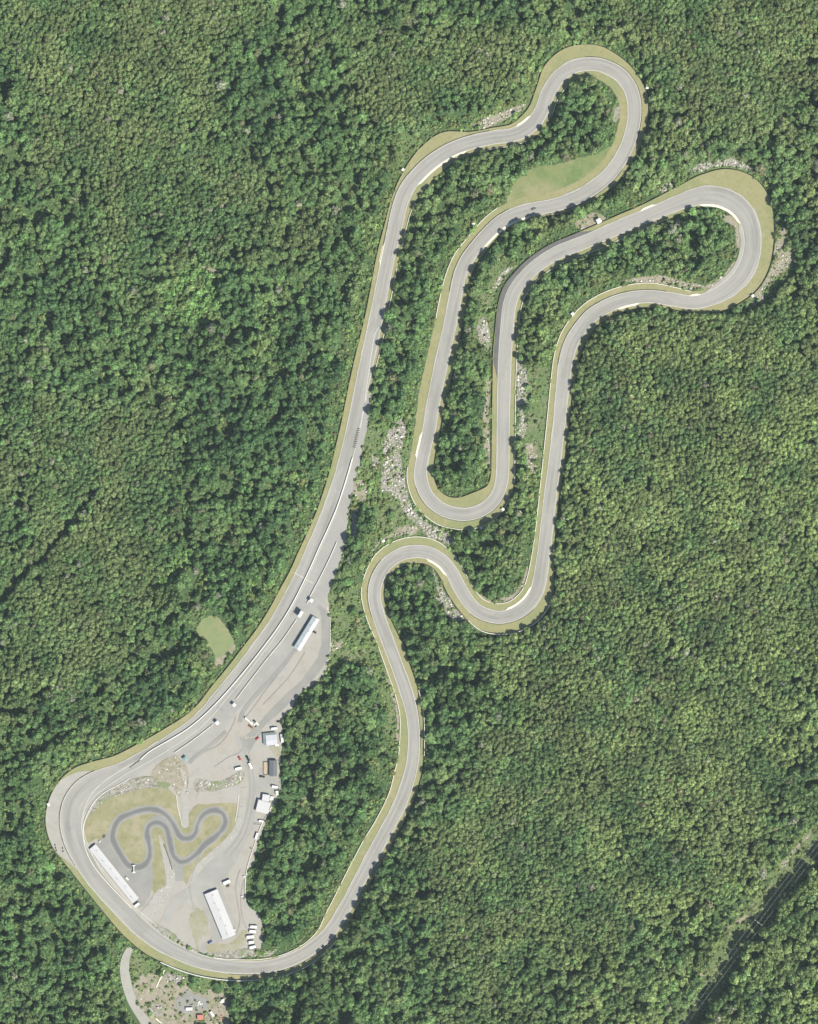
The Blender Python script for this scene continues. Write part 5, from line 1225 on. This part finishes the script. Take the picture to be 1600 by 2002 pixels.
SECT = [(270,1490,'the lower main straight'),(390,1400,'the main straight near the pale canopy'),(490,1288,'the main straight by the grass field'),(590,1125,'the main straight beside the start line'),(650,985,'the main straight near the pit entry'),(688,850,'the main straight at the tyre bundles'),
 (715,720,'the upper main straight'),(745,575,'the straight below the north west sweep'),(775,430,'the north west sweep entry'),(840,318,'the north west sweep'),(930,276,'the track below the sandy slope'),(1030,252,'the northern loop entry'),(1085,160,'the northern loop top west'),(1170,127,'the northern loop top'),(1236,190,'the northern loop east flank'),(1228,285,'the northern loop exit'),
 (1165,365,'the bend beside the meadow'),(1060,405,'the track below the meadow'),(960,450,'the bend left of the meadow'),(900,540,'the second straight top'),(870,680,'the second straight'),(840,840,'the second straight bottom'),(835,968,'the U bend west half'),(940,998,'the U bend east half'),(984,860,'the third straight bottom'),(988,700,'the third straight top'),
 (1020,548,'the resurfaced bend'),(1110,485,'the track near the marshal hut'),(1220,440,'the hairpin approach'),(1340,391,'the eastern hairpin entry'),(1440,400,'the eastern hairpin tip'),(1468,500,'the eastern hairpin outside'),(1400,578,'the eastern hairpin exit'),(1280,582,'the track south of the hairpin wood'),(1165,612,'the bend into the fourth straight'),(1105,710,'the fourth straight top'),(1092,840,'the fourth straight middle'),(1072,1010,'the fourth straight bottom'),
 (1050,1155,'the southeastern bend'),(960,1204,'the southern S'),(890,1130,'the southern S middle'),(815,1078,'the southern hairpin top'),(735,1140,'the southern hairpin west'),(755,1245,'the straight after the southern hairpin'),(800,1370,'the southeastern descent top'),(808,1480,'the southeastern descent bend'),(760,1615,'the southern descent'),(700,1728,'the lower southern descent'),(625,1842,'the bottom bend'),(480,1891,'the bottom straight'),(330,1853,'the track above the access road'),(200,1735,'the south western straight'),(142,1610,'the south western bend')]
sxy = np.array([W(a, b) for a, b, _ in SECT])
groups = {}
for k in chosen:
    s = int(np.argmin(((sxy - A[k, :2]) ** 2).sum(1)))
    d = A[k, :2] - TP[int(A[k, 7])]
    comp_ = ('east' if d[0] > 0 else 'west') if abs(d[0]) > abs(d[1]) else ('north' if d[1] > 0 else 'south')
    groups.setdefault((s, comp_), []).append(k)
proto_trunk = None
crown_proto = []
ORD = ['first', 'second', 'third', 'fourth', 'fifth', 'sixth', 'seventh', 'eighth', 'ninth', 'tenth', 'eleventh', 'twelfth', 'thirteenth', 'fourteenth', 'fifteenth', 'sixteenth', 'seventeenth', 'eighteenth']
def tree_words(k):
    t = tint[k]
    col = 'bright green' if t[1] > .27 else ('brownish green' if t[0] > t[1] * .95 else ('olive green' if t[0] > t[1] * .72 else ('dark green' if t[1] < .17 else 'mid green')))
    return ('large ' if A[k, 4] > 4.0 else ('small ' if A[k, 4] < 2.9 else '')) + col
for (s, comp_), ks in groups.items():
    ks = np.array(ks); ex = np.ptp(A[ks, 0]); ey = np.ptp(A[ks, 1])
    if ey >= ex: ks = ks[np.argsort(-A[ks, 1])]; frm = 'north'
    else: ks = ks[np.argsort(A[ks, 0])]; frm = 'west'
    for q, k in enumerate(ks):
        rr = A[k, 4] * 1.12
        nm = 'broadleaf_tree'
        e = empty(nm, (A[k, 0], A[k, 1], 0.0), RNG.uniform(0, 6.28))
        if len(ks) == 1: lab = '%s tree at the %s edge of %s' % (tree_words(k), comp_, SECT[s][2])
        else: lab = '%s tree, %s from the %s, %s of %s' % (tree_words(k), ORD[min(q, 17)], frm, comp_, SECT[s][2])
        if len(lab.split()) > 16: lab = lab.replace(', ', ' ').replace(' the ', ' ')
        tag(e, lab, 'tree', 'broadleaf trees along the circuit')
        c = bpy.data.objects.new('crown', CROWNS[int(RNG.integers(0, 8))]); COL.objects.link(c); c.parent = e
        c.scale = (rr, rr * RNG.uniform(.9, 1.1), A[k, 5] * .93); c['tint'] = [float(v) for v in tint[k]]
        t_ = bpy.data.objects.new('trunk', TRUNK); COL.objects.link(t_); t_.parent = e; t_.scale = (rr * .8, rr * .8, A[k, 5])
# a few pale star-shaped pines
PINES = [pine_mesh('pine_crown_a', 1), pine_mesh('pine_crown_b', 2)]
for k, (p, lab) in enumerate([((1262.5, 1872.5), 'pale star shaped pine west of the power line corridor'), ((1286, 1853), 'pale star shaped pine north east of another pine by the corridor'), ((632, 1686), 'pale star shaped pine in the wood east of the paddock'), ((631, 1648), 'pale star shaped pine northernmost in the wood inside the southern loop'), ((408, 497), 'pale grey green pine above the sunny gap in the western wood'), ((420, 812), 'pale pine in the western wood below the sunny gap'), ((372, 648), 'bright star shaped pine at the lower end of the sunny gap')]):
    x, y = W(*p); e = empty('pine_tree', (x, y, 0), 0.7 * k); tag(e, lab, 'pine', 'pale pines in the wood')
    c = bpy.data.objects.new('crown', PINES[k % 2]); COL.objects.link(c); c.parent = e; c.scale = (4.4, 4.4, 17.5); c['tint'] = [.13, .165, .095]
    t_ = bpy.data.objects.new('trunk', TRUNK); COL.objects.link(t_); t_.parent = e; t_.scale = (3.0, 3.0, 16)

# ------------------------------------------------------------------ low brush
def shrub_mesh(name, seed):
    me = crown_mesh(name, seed, lobes=4, per=16, leaf=.42, zmin=.05)
    for v in me.vertices: v.co.z = max(0.02, (v.co.z - .3) / .7)
    return me
SHRUBS = [shrub_mesh('shrub_%d' % k, 300 + k) for k in range(5)]
x, y = jitter_grid(1.9, *BX, .5)
px, py = x / S + 800, 1001 - y / S
D, I, SG = track_field(x, y)
outn = TN[I] * SG[:, None]; sunny = outn[:, 0] * SUN_DIR.x + outn[:, 1] * SUN_DIR.y
band = (D > 1.3) & (D < np.where(sunny > .25, 5, np.where(sunny > -.2, 11, 16)))
br = np.zeros(len(x), bool)
for p in BRUSH + [CORR]: br |= inside(px, py, p)
occ = np.zeros((840, 840), bool)                                  # which 1.5 m cells lie under a tree
for qx, qy, qr in zip(A[:, 0], A[:, 1], A[:, 4]):
    c0, r0 = (qx + 620) / 1.5, (qy + 620) / 1.5; w_ = (qr + .3) / 1.5
    occ[max(0, int(r0 - w_)):int(r0 + w_) + 1, max(0, int(c0 - w_)):int(c0 + w_) + 1] = True
free = ~occ[((y + 620) / 1.5).astype(int).clip(0, 839), ((x + 620) / 1.5).astype(int).clip(0, 839)]
sap = inside(px, py, BRUSH[4]) | inside(px, py, BRUSH[5])
opn = inside(px, py, BRUSH[1])
dens = np.where(sap, .95, 0) + np.where(br & ~sap, np.where(opn, .22, .5), np.where(band, .75, np.where(free, .85, 0)))
dens = dens * np.clip(.35 + 1.3 * vnoise(px, py, 12, 3), 0, 1)
bare = [zD([(200,440),(290,415),(370,475),(440,570),(490,680),(510,740),(440,815),(360,905),(300,905),(310,840),(230,690),(130,600),(125,535)]), CLEAR[-2],
    [(245,1852),(262,1856),(256,1880),(257,1906),(262,1930),(272,1953),(296,1985),(330,2040),(290,2040),(262,1990),(243,1950),(233,1907),(233,1884)]]
for p in [CLEAR[-3], CLEAR[-1]]: dens = np.where(inside(px, py, p) & (D > 1.2), .6, dens)
for p in [paddock] + bare: dens = np.where(inside(px, py, p), 0, dens)
for p, d_, b_ in ROCKS: dens = np.where(inside(px, py, p), .16, dens)
dens = np.where(D < 1.2, 0, dens)
k = RNG.random(len(x)) < dens
x, y, px, py, sunny, br, sap = x[k], y[k], px[k], py[k], sunny[k], br[k], sap[k]; n = len(x)
r = (.45 + RNG.exponential(.5, n)).clip(.45, 2.6) * (.75 + .7 * vnoise(px, py, 25, 7)); r = np.where(sap, r * 1.35 + .3, r); h = r * RNG.uniform(.9, 2.0, n) * np.where(sap, 1.4, 1.0)
m1 = vnoise(px, py, 30, 4)[:, None]; tt = C_BRIGHT * (1 - m1) + C_LIGHT * m1
m2 = np.clip(RNG.random(n) * 1.2 - .6, 0, 1)[:, None]; tt = tt * (1 - m2) + C_MID * m2
m3 = (RNG.random(n) < .10)[:, None] * .7; tt = tt * (1 - m3) + np.array((.20, .17, .085)) * m3
tt = np.where(sap[:, None], C_BRIGHT * 1.12, tt)
crr = inside(px, py, CORR)[:, None] * .6; tt = tt * (1 - crr) + np.array((.29, .32, .14)) * crr
m4 = (vnoise(px, py, 18, 6) > .62)[:, None] * .6; tt = tt * (1 - m4) + C_OLIVE * m4
tt = tt * RNG.uniform(.6, 1.2, n)[:, None]
rot = np.zeros((n, 3)); rot[:, 2] = RNG.uniform(0, 6.28, n)
scatter('undergrowth', SHRUBS, np.stack([x, y, np.zeros(n)], 1), rot, np.stack([r, r, h], 1), RNG.integers(0, 5, n), tt, 'bright green brush and saplings filling the edges between track and forest', 'brush')
print('shrubs', n)

# ------------------------------------------------------------------ boulders
def boulder_mesh(name, seed):
    r = np.random.default_rng(seed)
    bm = bmesh.new(); bmesh.ops.create_icosphere(bm, subdivisions=1, radius=1.0)
    for v in bm.verts: v.co = v.co * (0.75 + .5 * r.random()); v.co.z = v.co.z * .7
    me = bpy.data.meshes.new(name); bm.to_mesh(me); bm.free(); me.materials.append(M['stone']); return me
BOULD = [boulder_mesh('boulder_%d' % k, 500 + k) for k in range(6)]
extra = [(zA([(380,780),(470,640),(700,500),(860,480),(860,550),(700,585),(520,650)]), .10, .7), (zB([(235,775),(430,795),(560,760),(720,690),(700,790),(560,840),(230,885)]), .16, .8), (zC([(340,1295),(690,1265),(960,1270),(830,1335),(440,1330)]), .10, .8), (zA([(860,440),(1050,310),(1140,420),(1150,640),(1100,640),(1000,520)]), .05, .9), (zA([(925,930),(985,1060),(1045,1220),(1050,1300),(1030,1390),(950,1500),(860,1610),(780,1550),(830,1480),(915,1360),(975,1320),(968,1180)]), .09, .6), (zA([(850,1600),(1040,1700),(1240,1840),(1060,1780)]), .06, .5), (zA([(1565,560),(1615,560),(1600,770),(1560,900),(1475,1010),(1360,1105),(1250,1215),(1180,1330),(1145,1320),(1210,1175),(1320,1065),(1430,970),(1510,870),(1545,750)]), .07, .55)]
X, Y, Rr = [], [], []
for p, d_, big in ROCKS + extra:
    p = np.array(p); w0, w1 = W(p[:, 0].min(), p[:, 1].max()), W(p[:, 0].max(), p[:, 1].min())
    m = int((w1[0] - w0[0]) * (w1[1] - w0[1]) * d_ * 4.2)
    if m <= 0: continue
    bx = RNG.uniform(w0[0], w1[0], m); by = RNG.uniform(w0[1], w1[1], m)
    ins = inside(bx / S + 800, 1001 - by / S, p); dd, _, _ = track_field(bx, by); ins &= (dd > 1.5) | (d_ in [e[1] for e in extra] and False) | inside(bx / S + 800, 1001 - by / S, paddock) & (dd > .8)
    X.append(bx[ins]); Y.append(by[ins]); Rr.append((.28 + RNG.exponential(.29, ins.sum())).clip(.26, 1.35) * big)
X, Y, Rr = np.concatenate(X), np.concatenate(Y), np.concatenate(Rr); n = len(X)
rot = RNG.uniform(0, 6.28, (n, 3)) * np.array([.15, .15, 1])
st = np.array((.25, .235, .205))[None] * RNG.uniform(.6, 1.25, n)[:, None] * (1 + RNG.normal(0, .03, (n, 3)))
scatter('rubble', BOULD, np.stack([X, Y, Rr * .25 + .1], 1), rot, np.stack([Rr * RNG.uniform(.8, 1.4, n), Rr, Rr * RNG.uniform(.7, 1.1, n)], 1), RNG.integers(0, 6, n), st, 'loose grey boulders and broken stone on slopes and banks', 'rubble')
print('rubble', n)
